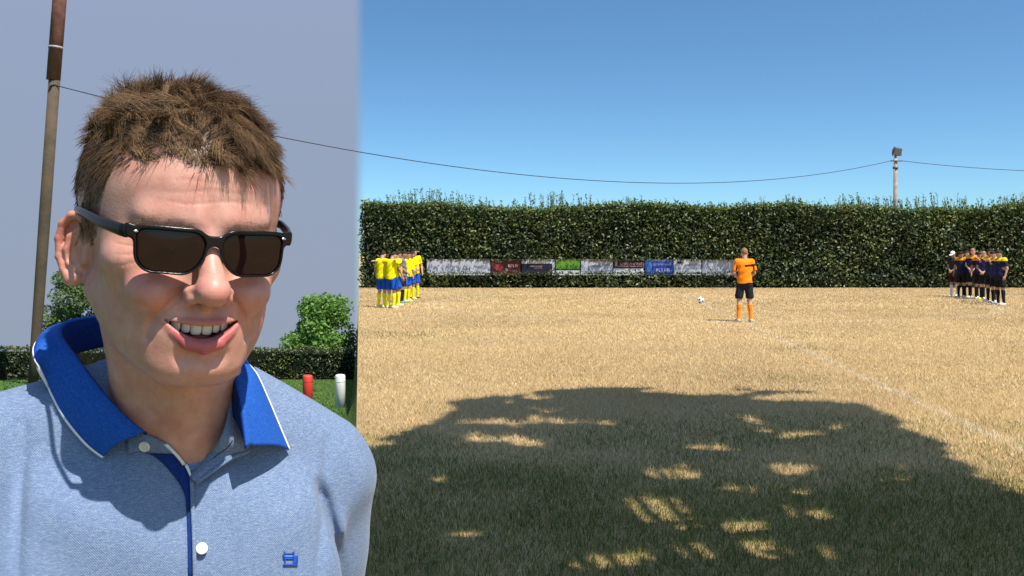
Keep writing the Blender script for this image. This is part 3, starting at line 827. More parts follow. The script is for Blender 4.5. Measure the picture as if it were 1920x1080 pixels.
def footballer(name, label, loc, rz, kit, pose, hgt=1.80, seed=0, group=None, vox=0.0135, cat='person'):
    """a person as one continuous body mesh with clothes and hair as parts; faces -y before turning"""
    rng = np.random.default_rng(seed)
    S = hgt / 1.80
    e = empty(name, loc, rz); e.scale = (S, S, S); tag(e, label, cat, group)
    J = {}
    st = pose.get('stance', 0.13)
    for s in (-1, 1):
        J['hip', s] = np.array([0.095 * s, 0.0, 0.93])
        fy = pose.get('step', 0.0) * s
        J['ank', s] = np.array([st * s, 0.02 + fy, 0.085])
        J['knee', s] = (J['hip', s] + J['ank', s]) / 2 + np.array([0.0, -0.025, 0.03])
        J['sho', s] = np.array([0.175 * s, 0.0, 1.465])
        kind = pose.get('arms', 'down')
        if isinstance(kind, tuple): kind = kind[0 if s < 0 else 1]
        el, wr, pm = {
            'down': ((0.265 * s, 0.03, 1.19), (0.275 * s, -0.06, 0.95), (-s, 0, 0)),
            'front': ((0.26 * s, 0.0, 1.20), (0.055 * s, -0.20, 1.02), (-s * .4, 1, 0)),
            'folded': ((0.265 * s, -0.04, 1.21), (0.02 * s, -0.20, 1.08), (-s * .3, 1, 0)),
            'around': ((0.43 * s, -0.01, 1.455), (0.64 * s, 0.10, 1.47), (0, -.3, -1)),
            'shoulder': ((0.40 * s, -0.02, 1.36), (0.60 * s, 0.07, 1.46), (0, -.2, -1)),
            'behind': ((0.265 * s, 0.08, 1.20), (0.08 * s, 0.17, 1.03), (0, -1, 0)),
        }[kind]
        J['elb', s], J['wri', s], J['palm', s] = np.array(el), np.array(wr), pm
    bow = pose.get('bow', 0.35); turn = pose.get('turn', 0.0); lean = pose.get('lean', 0.0)
    nk = np.array([0, 0.005, 1.50])
    R = rotm('Z', turn) @ rotm('X', bow)
    def hp(v): return nk + R @ np.array(v)
    RT = R
    wid = pose.get('bulk', 1.0)
    def torso(p):
        d = ell(p, (0, 0.0, 1.28), (0.165 * wid, 0.112 * wid, 0.23))
        d = smin(d, ell(p, (0, 0.0, 1.07), (0.145 * wid, 0.105 * wid, 0.17)), 0.08)
        d = smin(d, cap(p, (-0.15, 0.01, 1.45), (0.15, 0.01, 1.45), 0.062), 0.06)
        d = smin(d, ell(p, (0, 0.01, 0.95), (0.155 * wid, 0.118 * wid, 0.12)), 0.06)
        return d
    def legs(p):
        d = None
        for s in (-1, 1):
            k = smin(cap(p, J['hip', s], J['knee', s], 0.085, 0.056), cap(p, J['knee', s], J['ank', s], 0.053, 0.037), 0.03)
            calf = J['knee', s] * 0.68 + J['ank', s] * 0.32 + np.array([0, 0.02, 0])
            k = smin(k, ell(p, calf, (0.045, 0.048, 0.11)), 0.03)
            d = k if d is None else np.minimum(d, k)
        return d
    def upper_arms(p, r=0.0):
        d = None
        for s in (-1, 1):
            k = cap(p, J['sho', s], J['elb', s], 0.054 + r, 0.040 + r)
            d = k if d is None else np.minimum(d, k)
        return d
    def head(p):
        d = ell(p, hp((0, -0.012, 0.20)), (0.074, 0.094, 0.100), RT)
        d = smin(d, ell(p, hp((0, -0.040, 0.135)), (0.056, 0.060, 0.070), RT), 0.03)
        d = smin(d, sph(p, hp((0, -0.078, 0.085)), 0.020), 0.03)
        d = smin(d, cap(p, hp((0, -0.094, 0.19)), hp((0, -0.112, 0.155)), 0.009, 0.013), 0.012)
        d = smin(d, cap(p, hp((-.022, -0.093, 0.112)), hp((.022, -0.093, 0.112)), 0.007), 0.01)
        for s in (-1, 1):
            d = smin(d, ell(p, hp((0.074 * s, 0.005, 0.165)), (0.010, 0.020, 0.032), RT), 0.008)
            d = smax(d, -sph(p, hp((0.031 * s, -0.105, 0.19)), 0.014), 0.012)
        return smin(d, cap(p, nk + np.array([0, 0.01, -0.06]), hp((0, 0.012, 0.12)), 0.060, 0.056), 0.03)
    def body(p):
        d = smin(torso(p), legs(p), 0.03)
        d = smin(d, upper_arms(p), 0.03)
        for s in (-1, 1):
            d = smin(d, cap(p, J['elb', s], J['wri', s], 0.041, 0.027), 0.02)
            d = smin(d, finger_hand(p, J['wri', s], J['elb', s], s, 0.6, J['palm', s]), 0.012)
            d = smin(d, cap(p, J['ank', s] + np.array([0, 0.02, -0.03]), J['ank', s] + np.array([0.02 * s, -0.13, -0.05]), 0.036, 0.028), 0.02)
        return smin(d, head(p), 0.03)
    def mk(nm, f, lo, hi, mat, h=vox, off=0.0):
        V, Q = surface(f, lo, hi, h)
        if len(V) == 0: return None
        return mesh_np(nm, V, Q, mat, e, smooth=True)
    mx = max(abs(J['wri', -1][0]), abs(J['wri', 1][0])) + 0.22
    mk('body', body, (-mx, -0.42, 0.0), (mx, 0.36, 1.92), kit['skin'])
    wr_ph = rng.uniform(0, 6)
    def sleeve_len(s): return kit.get('sleeve', 0.72)
    def shirt(p):
        d = torso(p) - 0.022
        d = smin(d, cap(p, (0, 0, 1.35), (0, 0.0, 0.95), 0.13 * wid, 0.165 * wid), 0.06)
        for s in (-1, 1):
            d = smin(d, cap(p, J['sho', s], J['sho', s] + (J['elb', s] - J['sho', s]) * sleeve_len(s), 0.070, 0.066), 0.05)
        d = d + 0.006 * np.sin(p[:, 0] * 34 + p[:, 2] * 23 + wr_ph) * np.sin(p[:, 2] * 17 - p[:, 0] * 11 + p[:, 1] * 15)
        for s in (-1, 1):                              # open cuff
            ax = (J['elb', s] - J['sho', s]); ax /= np.linalg.norm(ax)
            cut = (p - (J['sho', s] + (J['elb', s] - J['sho', s]) * sleeve_len(s)).astype(np.float32)) @ ax.astype(np.float32)
            nearr = np.linalg.norm(p - (J['sho', s] + (J['elb', s] - J['sho', s]) * sleeve_len(s)).astype(np.float32), axis=1) < 0.16
            d = np.where(nearr, np.maximum(d, cut), d)
        d = np.maximum(d, (kit.get('hem', 0.91) + 0.012 * np.sin(p[:, 0] * 16 + wr_ph)) - p[:, 2])
        return np.maximum(d, -cap(p, nk + np.array([0, -0.012, -0.02]), nk + np.array([0, -0.03, 0.2]), 0.064, 0.09))
    sm = max(abs(J['elb', -1][0]), abs(J['elb', 1][0])) + 0.12
    mk('shirt', shirt, (-sm, -0.3, 0.84), (sm, 0.3, 1.6), fabric(kit['shirt']))
    if 'yoke' in kit:                                  # coloured shoulder panel, a few millimetres proud
        mk('shoulder_panel', lambda p: np.maximum(shirt(p) - 0.005, 1.425 + 0.03 * np.abs(p[:, 0]) - p[:, 2] + 0.0), (-sm, -0.3, 1.38), (sm, 0.3, 1.6), fabric(kit['yoke']))
    if 'backband' in kit:
        mk('back_band', lambda p: np.maximum(np.maximum(shirt(p) - 0.005, np.abs(p[:, 2] - 1.37 + 0.1 * np.minimum(p[:, 0] * pose.get('mir', 1), 0)) - 0.026), np.maximum(-p[:, 1] + 0.02, p[:, 0] - 0.03)), (-sm, -0.3, 1.3), (sm, 0.3, 1.46), fabric(kit['backband']))
        for s in (-1, 1):
            a = J['sho', s] * .45 + J['elb', s] * .55 + np.array([0.0, .058, 0]); b = J['sho', s] * .28 + J['elb', s] * .72 + np.array([0, .058, 0])
            mk('sleeve_stripe', lambda p: np.maximum(shirt(p) - 0.005, cap(p, a - np.array([0.02 * s, 0, -0.06]), b - np.array([0.02 * s, 0, 0]), 0.022)), (-sm, -0.3, 1.1), (sm, 0.3, 1.5), fabric(kit['backband']))
    def shorts(p):
        d = ell(p, (0, 0.01, 0.94), (0.172 * wid, 0.135 * wid, 0.13))
        for s in (-1, 1):
            d = smin(d, cap(p, J['hip', s], J['hip', s] * 0.25 + J['knee', s] * 0.75 + np.array([0.012 * s, 0, 0]), 0.098, 0.100), 0.035)
        d = d + 0.004 * np.sin(p[:, 0] * 40 + p[:, 2] * 19 + wr_ph)
        d = np.maximum(d, kit.get('shorts_hem', 0.575) - p[:, 2])
        return np.maximum(d, p[:, 2] - 0.985)
    mk('shorts', shorts, (-0.3, -0.25, 0.45), (0.3, 0.3, 1.03), fabric(kit['shorts']))
    for s in (-1, 1):
        A, K = J['ank', s], J['knee', s]; lo = np.minimum(A, K) - .1; hi = np.maximum(A, K) + .1
        top = kit.get('sock_top', 0.46)
        mk('sock', lambda p: np.maximum(np.maximum(smin(smin(cap(p, K, A, 0.060, 0.044), ell(p, K * 0.68 + A * 0.32 + np.array([0, 0.02, 0]), (0.052, 0.055, 0.115)), 0.03), cap(p, A + np.array([0, 0.02, -0.03]), A + np.array([0.01 * s, -0.06, -0.04]), 0.040), 0.02), p[:, 2] - top), 0.03 - p[:, 2]), (lo[0], lo[1] - .06, 0.0), (hi[0], hi[1] + .04, 0.52), fabric(kit['sock']))
        def shoe(p):
            d = cap(p, A + np.array([0, 0.035, -0.042]), A + np.array([0.022 * s, -0.15, -0.052]), 0.044, 0.036)
            d = smin(d, ell(p, A + np.array([0.01 * s, -0.06, -0.05]), (0.050, 0.11, 0.045)), 0.02)
            return np.maximum(np.maximum(d, 0.004 - p[:, 2]), p[:, 2] - 0.085)
        mk('shoe', shoe, (A[0] - .12, A[1] - .26, -0.02), (A[0] + .12, A[1] + .14, 0.12), fabric(kit['shoe'], 0.5))
    def hair(p):
        q = (p - nk.astype(np.float32)) @ RT.astype(np.float32)      # into head space
        d = ell(p, hp((0, -0.004, 0.205)), (0.084, 0.100, 0.107), RT) + 0.003 * np.sin(p[:, 0] * 120 + p[:, 1] * 90) * np.sin(p[:, 2] * 110)
        line = np.where(q[:, 1] < 0.0, 0.215 - 0.25 * q[:, 1], np.where(np.abs(q[:, 0]) > .06, 0.205 - 0.75 * q[:, 1], 0.205 - 1.1 * q[:, 1]))
        return np.maximum(d, np.maximum(line, 0.11) - q[:, 2])
    c0 = hp((0, 0, 0.2))
    if kit.get('hair'):
        mk('hair', hair, c0 - .17, c0 + .17, fabric(kit['hair'], 0.7), 0.009)
    if kit.get('cap'):
        def capf(p):
            q = (p - nk.astype(np.float32)) @ RT.astype(np.float32)
            d = np.maximum(ell(p, hp((0, -0.006, 0.215)), (0.088, 0.106, 0.106), RT), 0.215 - q[:, 2])
            brim = np.maximum(ell(p, hp((0, -0.12, 0.218)), (0.07, 0.075, 0.02), RT), 0.212 - q[:, 2])
            return np.minimum(d, brim)
        mk('baseball_cap', capf, c0 - .24, c0 + .24, fabric(kit['cap'], 0.8), 0.009)
    return e

YEL, BLU = (0.80, 0.66, 0.0), (0.012, 0.085, 0.46)
NAV, BLK = (0.012, 0.014, 0.045), (0.010, 0.010, 0.012)
kit_y = dict(skin=M_skin, shirt=YEL, shorts=BLU, sock=(0.80, 0.70, 0.01), shoe=(0.6, 0.6, 0.3), hair=(0.03, 0.018, 0.012))
def ykit(**k): d = dict(kit_y); d.update(k); return d
kit_n = dict(skin=M_skin2, shirt=NAV, yoke=(0.80, 0.30, 0.015), shorts=BLK, sock=BLK, shoe=(0.6, 0.6, 0.6), hair=(0.02, 0.014, 0.01))
def nkit(**k): d = dict(kit_n); d.update(k); return d
def yaw_to(x, y, tx, ty): return math.atan2(tx - x, -(ty - y))       # figure faces -y at zero

if on('people'):
    x, y = G(1396, 604).x, G(1396, 604).y
    footballer('referee', 'referee in orange shirt, black shorts and orange socks standing with his back to us', (x, y, 0), math.pi + 0.05,
               dict(skin=M_skin, shirt=(0.92, 0.23, 0.008), shorts=(0.016, 0.015, 0.024), sock=(0.90, 0.26, 0.015), shoe=(0.5, 0.45, 0.4), hair=(0.24, 0.14, 0.065), backband=(0.05, 0.012, 0.012), hem=0.95, sleeve=0.8, sock_top=0.44),
               dict(arms='front', bow=0.12, stance=0.155), 1.83, 1, None, 0.011, cat='person')
    grp = 'yellow team lined up with arms round each other'
    ly = [  # photo px of the feet, py, kit, pose, height, label
        (716, 577, ykit(), dict(arms=('shoulder', 'down'), bow=0.45, turn=0.2), 1.80, 0.65, 'yellow-shirted player at the near left end of the line, blue shorts'),
        (734, 578, ykit(), dict(arms=('shoulder', 'around'), bow=0.5, turn=-0.2), 1.78, 0.6, 'yellow-shirted player with arms over both neighbours, second in the left line'),
        (745, 574, ykit(skin=M_skin2), dict(arms=('down', 'shoulder'), bow=0.3, turn=0.3), 1.79, 0.35, 'yellow-shirted player turned sideways in front of the man in grey'),
        (754, 568, dict(skin=M_skin2, shirt=(0.16, 0.16, 0.19), shorts=BLK, sock=BLK, shoe=(0.1, 0.3, 0.3), hair=(0.02, 0.015, 0.01)), dict(arms='front', bow=0.4), 1.80, 0.0, 'man in grey shirt and black shorts among the yellow players'),
        (763, 566, ykit(), dict(arms=('down', 'down'), bow=0.3, turn=-0.2), 1.76, -0.3, 'yellow-shirted player beside the man in grey, mostly hidden'),
        (770, 562, ykit(skin=M_skin2), dict(arms=('folded', 'folded'), bow=0.35, turn=0.3), 1.79, -0.5, 'yellow-shirted player with folded arms, second from the far end'),
        (777, 560, ykit(shoe=(0.05, 0.05, 0.05)), dict(arms=('folded', 'down'), bow=0.3), 1.88, -0.9, 'tall yellow-shirted player at the far right end of the left line'),
    ]
    for k, (px, py, kt, ps, h, dy, lab) in enumerate(ly):
        g = G(px, py)
        footballer('player', lab, (g.x, g.y, 0), yaw_to(g.x, g.y, BALL.x, BALL.y) + dy, kt, ps, h, 10 + k, grp)
    grp = 'dark team lined up with heads bowed'
    ry = [
        (1789, 556, dict(skin=M_skin2, shirt=(0.02, 0.018, 0.022), shorts=(0.05, 0.012, 0.014), sock=(0.72, 0.66, 0.66), shoe=(0.7, 0.7, 0.7), cap=(0.75, 0.78, 0.82), hair=None), dict(arms='front', bow=0.45), 1.80, 0.1, 'man in a white cap with white socks at the left end of the dark team'),
        (1803, 558, nkit(), dict(arms=('down', 'around'), bow=0.55, turn=0.2), 1.80, 0.3, 'dark-haired player with orange shoulders next to the man in the white cap'),
        (1813, 558, nkit(shirt=(0.014, 0.016, 0.07)), dict(arms=('down', 'down'), bow=0.3), 1.82, 0.6, 'navy-shirted player second right of the white cap, head raised'),
        (1825, 559, nkit(skin=M_skin, hair=(0.30, 0.16, 0.10), shirt=(0.016, 0.018, 0.085)), dict(arms='front', bow=0.3), 1.90, 0.5, 'tall fair-headed player in navy near the middle of the dark team'),
        (1837, 561, nkit(), dict(arms=('down', 'around'), bow=0.6, turn=-0.2), 1.80, 0.8, 'navy player bowing deeply in the middle of the dark team'),
        (1846, 562, nkit(skin=M_skin, hair=(0.32, 0.17, 0.12), shirt=(0.016, 0.018, 0.085), shoe=(0.75, 0.68, 0.05)), dict(arms='front', bow=0.45), 1.80, 0.55, 'balding navy player wearing yellow boots'),
        (1858, 566, nkit(yoke=(0.80, 0.45, 0.02)), dict(arms=('shoulder', 'down'), bow=0.35, turn=0.4), 1.88, 0.3, 'tall player with yellow shoulders, third from the right end of the dark team'),
        (1866, 569, nkit(shirt=(0.016, 0.02, 0.10), skin=M_skin), dict(arms=('around', 'down'), bow=0.45), 1.80, 0.2, 'player with a reddish face, second from the right end of the dark team'),
        (1876, 572, nkit(yoke=(0.80, 0.55, 0.03), sock_top=0.5), dict(arms=('shoulder', 'down'), bow=0.4, bulk=1.08), 1.82, 0.35, 'stocky player nearest to us at the right end of the dark team'),
    ]
    for k, (px, py, kt, ps, h, dy, lab) in enumerate(ry):
        g = G(px, py)
        footballer('player', lab, (g.x, g.y, 0), yaw_to(g.x, g.y, BALL.x, BALL.y) + dy, kt, ps, h, 30 + k, grp)

# the ball on the centre spot
bo = empty('football', (BALL.x, BALL.y, 0)); tag(bo, 'white football with dark panels lying on the centre spot', 'ball')
R_ = 0.115
import bmesh
bm = bmesh.new(); bmesh.ops.create_icosphere(bm, subdivisions=4, radius=R_)
me = bpy.data.meshes.new('shell'); bm.to_mesh(me); bm.free()
for p_ in me.polygons: p_.use_smooth = True
me.materials.append(plain('ball_leather', (0.80, 0.80, 0.82), 0.4, 0.04, 20, 0.5)); so = bpy.data.objects.new('shell', me); so.location = (0, 0, R_); COL.objects.link(so); so.parent = bo
bm = bmesh.new(); bmesh.ops.create_icosphere(bm, subdivisions=1, radius=1.0)
dirs = [v.co.normalized() for v in bm.verts]; bm.free()
M_panel = plain('ball_panel', (0.03, 0.05, 0.08), 0.4, 0.2, 20, 0.5)
Rt = Matrix.Rotation(0.6, 3, 'X') @ Matrix.Rotation(0.4, 3, 'Y')
for d_ in dirs:
    d_ = Rt @ d_; u = d_.orthogonal().normalized(); w = d_.cross(u)
    vs_ = [tuple(d_ * (R_ + 0.0015))]
    for rr_ in (0.02, 0.036):
        for k in range(10):
            a = 2 * math.pi * k / 10; f = 1.0 if k % 2 == 0 else 0.84
            vs_.append(tuple((d_ * R_ + (u * math.cos(a) + w * math.sin(a)) * rr_ * f).normalized() * (R_ + 0.0015)))
    fs = [[0, 1 + k, 1 + (k + 1) % 10] for k in range(10)] + [[1 + k, 11 + k, 11 + (k + 1) % 10, 1 + (k + 1) % 10] for k in range(10)]
    me = bpy.data.meshes.new('panel'); me.from_pydata(vs_, [], fs); me.materials.append(M_panel)
    po = bpy.data.objects.new('panel', me); po.location = (0, 0, R_); COL.objects.link(po); po.parent = bo

# ------------------------------------------------------------------ the man in sunglasses, close to the camera on the left
if on('man'):
    rng = np.random.default_rng(101)
    MANB = Vector((-0.30, 0.93, 0.0))                 # between his feet
    man = empty('person', MANB)
    tag(man, 'smiling young man in black sunglasses and a light blue polo shirt, close on the left', 'person')
    MO = np.array(MANB)
    HO = np.array([-0.2920, 0.870, 1.717])            # head origin: between the ears at eye level
    HR = rotm('Z', rad(31)) @ rotm('X', rad(6.0)) @ rotm('Y', rad(2.6))
    def h2w(v): return np.asarray(v) @ HR.T + HO
    def w2h(v): return (np.asarray(v) - HO) @ HR
    BO = np.array([-0.319, 0.947, 1.516])             # body origin: base of the neck
    BR = rotm('Z', rad(24)) @ rotm('Y', rad(7.0))
    def b2w(v): return np.asarray(v) @ BR.T + BO
    def w2b(v): return (np.asarray(v) - BO) @ BR
    BH = HR.T @ BR; BHo = w2h(BO)                     # body space -> head space
    f32 = np.float32
    def h2b(p): return ((p - BHo.astype(f32)) @ BH.astype(f32))

    # ---- mouth curves (head space)
    def zu(x): return -0.0645 + 0.0040 * (x / 0.030) ** 2
    def zl(x): return -0.0752 + 0.0147 * (x / 0.030) ** 2
    def lipy(x): return -0.1050 + 14.0 * x * x
    UL = [(-.0305, lipy(.0305) + .001, -.0597), (-.022, lipy(.022), -.0605), (-.011, lipy(.011) - .0005, -.0611), (0, lipy(0), -.0617), (.011, lipy(.011) - .0005, -.0611), (.022, lipy(.022), -.0605), (.0305, lipy(.0305) + .001, -.0597)]
    ULr = [.0012, .0016, .0020, .0018, .0020, .0016, .0012]; UL = [(a, b + .0012, c) for a, b, c in UL]
    LL = [(-.0300, lipy(.030) + .001, -.0625), (-.022, lipy(.022), -.0705), (-.012, lipy(.012) - .0008, -.0787), (0, lipy(0) - .001, -.0817), (.012, lipy(.012) - .0008, -.0787), (.022, lipy(.022), -.0705), (.0300, lipy(.030) + .001, -.0625)]
    LLr = [.0016, .0034, .0050, .0056, .0050, .0034, .0016]
    def cavity(p):
        x = p[:, 0]
        return np.maximum(np.maximum(p[:, 2] - zu(x), zl(x) - p[:, 2]) * 0.8, p[:, 1] + 0.078)

    def ear(p, s):
        tl = rad(46 if s < 0 else 24)
        U = np.array([math.sin(tl) * s, math.cos(tl), 0.10]); Vv = np.array([0.02 * s, 0.14, 1.0]); Vv /= np.linalg.norm(Vv)
        W = np.array([math.cos(tl) * s, -math.sin(tl), 0.0]); E0 = np.array([0.0825 * s if s < 0 else 0.0790, 0.010, -0.0185])
        q = np.stack([(p - E0.astype(f32)) @ k.astype(f32) for k in (U, Vv, W)], 1) / f32(0.95)
        rim = [(-.011, -.002, -.001), (-.0125, .010, .003), (-.010, .022, .004), (-.002, .0295, .004), (.008, .030, .003), (.0155, .023, .003), (.0175, .010, .003), (.0145, -.006, .003), (.008, -.018, .003), (.000, -.027, .003)]
        d = chain(q, rim, [.0030, .0035, .0037, .0038, .0038, .0037, .0034, .0031, .0031, .0045], 0.002)
        pl = ell(q, (0.002, 0.002, -0.0035), (.0155, .0285, .0042))
        d = smin(d, pl, 0.004)
        d = smin(d, sph(q, (-.0045, -.0265, .002), .0062), 0.006)
        d = smin(d, chain(q, [(.000, .019, .0), (.0075, .011, .0015), (.0080, .000, .0025), (.003, -.012, .0025), (-.002, -.017, .002)], [.0024, .0030, .0032, .0030, .0026], 0.002), 0.003)
        d = smax(d, -ell(q, (-.003, -.003, .004), (.0082, .0105, .0075)), 0.003)
        d = smin(d, cap(q, (-.0135, .000, .001), (-.0115, -.011, .002), .0042, .0036), 0.004)
        return smin(d, ell(q, (-.008, .0, -.010), (.010, .020, .010)), 0.008)

    def torso_skin(b):                                # b in body space
        d = None
        for s in (-1, 1):
            k = cap(b, (0.045 * s, 0.02, 0.032), (0.140 if s > 0 else -0.155, 0.02, -0.022), 0.040, 0.050)
            d = k if d is None else smin(d, k, 0.03)
        d = smin(d, ell(b, (0, 0.012, -0.165), (0.160, 0.105, 0.23)), 0.05)
        for s in (-1, 1): d = smin(d, ell(b, (0.070 * s, -0.052, -0.115), (0.085, 0.046, 0.085)), 0.04)
        return d
    neck_top = np.array([0, 0.018, -0.055])
    neck_bot = w2h(b2w((0, 0.012, -0.03)))
    pit = w2h(b2w((0.008, -0.036, -0.010)))
    def f_head(p):
        ax = np.abs(p[:, 0]); m = np.stack([ax, p[:, 1], p[:, 2]], 1)       # mirrored features
        d = ell(p, (0, 0.012, 0.036), (0.0840, 0.098, 0.090))
        d = smin(d, ell(p, (0, -0.030, 0.038), (0.0685, 0.070, 0.064)), 0.02)
        d = smin(d, ell(p, (0, -0.033, -0.030), (0.0695, 0.060, 0.074)), 0.025)
        d = smin(d, ell(p, (0, -0.042, -0.072), (0.051, 0.053, 0.041)), 0.03)
        d = smin(d, cap(m, (0.0625, -0.004, -0.050), (0.021, -0.076, -0.0985), 0.013, 0.016), 0.024)
        d = smin(d, ell(p, (0, -0.0815, -0.1005), (0.0195, 0.0175, 0.0150)), 0.020)
        d = smin(d, ell(m, (0.050, -0.060, -0.018), (0.020, 0.024, 0.016)), 0.018)
        d = smin(d, ell(m, (0.037, -0.0820, -0.040), (0.020, 0.0200, 0.017)), 0.012)
        d = smin(d, cap(m, (0.010, -0.091, 0.0185), (0.042, -0.080, 0.0205), 0.011, 0.008), 0.014)
        d = smin(d, ell(p, (0, -0.069, -0.071), (0.036, 0.0360, 0.026)), 0.016)
        d = smax(d, -sph(m, (0.031, -0.113, -0.004), 0.017), 0.012)
        d = smin(d, sph(m, (0.032, -0.080, -0.004), 0.0135), 0.004)
        # nose
        d = smin(d, cap(p, (0, -0.0960, 0.004), (0, -0.1200, -0.031), 0.0080, 0.0105), 0.010)
        d = smin(d, ell(p, (0, -0.1222, -0.0352), (0.0130, 0.0128, 0.0112)), 0.008)
        d = smin(d, ell(m, (0.0136, -0.1085, -0.0392), (0.0074, 0.0118, 0.0078)), 0.006)
        d = smin(d, cap(p, (0, -0.1155, -0.0425), (0, -0.1040, -0.0475), 0.0046, 0.0046), 0.005)
        d = smax(d, -ell(m, (0.0068, -0.1130, -0.0475), (0.0036, 0.0060, 0.0042)), 0.002)
        # philtrum, folds of the smile, chin crease
        d = smax(d, -cap(p, (0, -0.1105, -0.0505), (0, -0.1115, -0.0580), 0.0018), 0.004)
        d = smax(d, -cap(m, (0.0, -.1070, -.0915), (0.014, -.1030, -.0898), 0.0046), 0.009)
        # forehead lines of the squint
        xx, yy, zz = p.T
        fm = np.clip((-yy - .07) / .012, 0, 1)
        for z0, w0, a0, c0 in ((.0335, .0015, .00038, .3), (.0420, .0014, .00034, 1.7), (.0500, .0013, .00022, 4.0)):
            d = d + fm * a0 * np.exp(-((zz - z0 - .0012 * np.sin(xx * 110 + c0) - .05 * xx) / w0) ** 2) * np.exp(-(xx / .036) ** 4)
        # fold running from the wing of the nose round the corner of the mouth, and the cheek above it
        dist = np.full(len(p), 1.0, f32); fp = np.array([(.0165, -.0375), (.0265, -.0480), (.0365, -.0620), (.0395, -.0770)], f32)
        for k_ in range(3):
            a_, b_ = fp[k_], fp[k_ + 1]; pa = m[:, [0, 2]] - a_; ba = b_ - a_
            dist = np.minimum(dist, np.linalg.norm(pa - np.clip(pa @ ba / (ba @ ba), 0, 1)[:, None] * ba, axis=1))
        sm = np.clip((-yy - .06) / .01, 0, 1)
        d = d + sm * .0021 * np.exp(-(dist / .0030) ** 2)
        out_ = np.exp(-(((m[:, 0] - .0385) / .011) ** 2 + ((zz + .0455) / .010) ** 2)); d = d - sm * .0012 * out_
        for k_, (z1, sl_) in enumerate(((-.006, .10), (-.0115, -.12), (-.0175, -.35))):                 # crow's feet
            d = d + .0006 * np.exp(-((zz - z1 - sl_ * (m[:, 0] - .052)) / .0009) ** 2) * np.exp(-((m[:, 0] - .057) / .007) ** 2) * (yy < -.05)
        d = smax(d, -cap(m, (.005, -.1055, .0205), (.0045, -.104, .031), 0.0012), 0.003)
        # lips and open mouth
        d = smin(d, chain(p, UL, ULr, 0.001), 0.0035)
        d = smin(d, chain(p, LL, LLr, 0.001), 0.0030)
        d = smax(d, -cavity(p), 0.0012)
        # ears
        d = smin(d, np.where(p[:, 0] < 0, ear(p, -1), ear(p, 1)), 0.006)
        # neck and the top of the chest
        nb = cap(p, neck_top, neck_bot, 0.0545, 0.0600)
        nb = smin(nb, cap(p, (0, -0.012, -0.090), pit, 0.024, 0.018), 0.04)
        b = h2b(p)
        for s in (-1, 1):
            e0 = w2h(b2w((0.020 * s, -0.040, -0.010)))
            nb = smin(nb, cap(p, (0.056 * s, 0.012, -0.050), e0, 0.012, 0.009), 0.022)
        ch = np.maximum(torso_skin(b) + 0.004, -0.085 - b[:, 2])
        nb = smin(nb, ch, 0.016)
        nb = smin(nb, sph(p, tuple(np.array([0, -0.012, -0.090]) * .55 + pit * .45 + HR.T @ np.array([0.004, -.012, 0])), 0.012), 0.016)
        return smin(d, nb, 0.014)
    V, Q = surface(f_head, (-0.20, -0.14, -0.33), (0.20, 0.135, 0.138), 0.0015)
    vb = h2b(V.astype(f32))
    # ---- skin colours
    base = np.array([0.530, 0.277, 0.215])
    C = np.tile(base, (len(V), 1))
    x, y, z = V.T; ax = np.abs(x)
    def blend(mask, c):
        global C_
        m = np.clip(mask, 0, 1)[:, None]; return m * np.array(c) + (1 - m) * C
    g = lambda cx, cy, cz, r: np.exp(-(((ax - cx) ** 2 + (y - cy) ** 2 + (z - cz) ** 2) / r ** 2))
    C = blend(0.4 * g(.040, -.085, -.035, .026), (0.54, 0.205, 0.155))
    C = blend(0.65 * g(0, -.125, -.034, .017), (0.57, 0.21, 0.165))
    C = blend(0.7 * np.clip((ax - .084) / .010, 0, 1) * (z < .03), (0.52, 0.185, 0.135))
    C = blend(0.35 * np.clip((-z - .05) / .03, 0, 1) * (y < -.02) * (1 - g(0, -.1, -.075, .022)), (0.43, 0.245, 0.175))   # shaved beard area
    C = blend(0.35 * np.clip((-z - .115) / .02, 0, 1), (0.56, 0.31, 0.22))
    nzz = np.array([fbm(V[:, 0] * 60 + V[:, 1] * 40, V[:, 2] * 60, 1.0)]).T
    C = C * (0.90 + 0.2 * nzz)
    pv = V.astype(f32)
    lipm = np.clip(1 - (np.minimum(chain(pv, UL, ULr), chain(pv, LL, LLr)) - 0.0002) / 0.0018, 0, 1) * (y < -.08)
    C = blend(lipm * 0.92, (0.41, 0.092, 0.100))
    cv = cavity(pv)
    inner = np.clip((0.0015 - cv) / 0.001, 0, 1) * np.clip((y - (lipy(x) + .0015)) / .003, 0, 1)
    C = blend(inner, (0.10, 0.022, 0.022))
    # hair-covered scalp
    def hair_mask(v):
        x, y, z = v.T; ax = np.abs(x)
        front = (z - (0.0600 + 0.10 * np.maximum(0, ax - .035) + 0.004 * np.sin(x * 160))) / 0.006
        side_line = np.where(z > -.002, -0.058 + 0.40 * np.maximum(0, 0.060 - z), -0.020)
        side = np.minimum((y - side_line) / 0.005, (z + np.where(y > 0.024, 0.066, 0.012)) / 0.006)
        m = np.where(y < -0.066, front, np.maximum(np.minimum(front, (y + .070) / .004), side))
        earz = (ax > .0820) & (z < .034) & (z > -.05)
        m = np.where(earz, -1, m)
        m = np.where((y < .03) & (z < -.012), -1, m)
        return np.clip(m, 0, 1)
    hm = hair_mask(V)
    C = blend(hm * np.clip(.8 + (z - .07) * 12, .8, 1), (0.060, 0.034, 0.020))
    Vw = h2w(V)
    # ---- forearms and hands join the same skin mesh
    EL = {s: b2w((0.170 if s > 0 else -.215, 0.065, -0.33)) for s in (-1, 1)}
    WR = {s: b2w((0.185 if s > 0 else -.225, -0.015, -0.57)) for s in (-1, 1)}
    parts_v, parts_q, parts_c = [Vw], [Q], [C]; nofs = len(Vw)
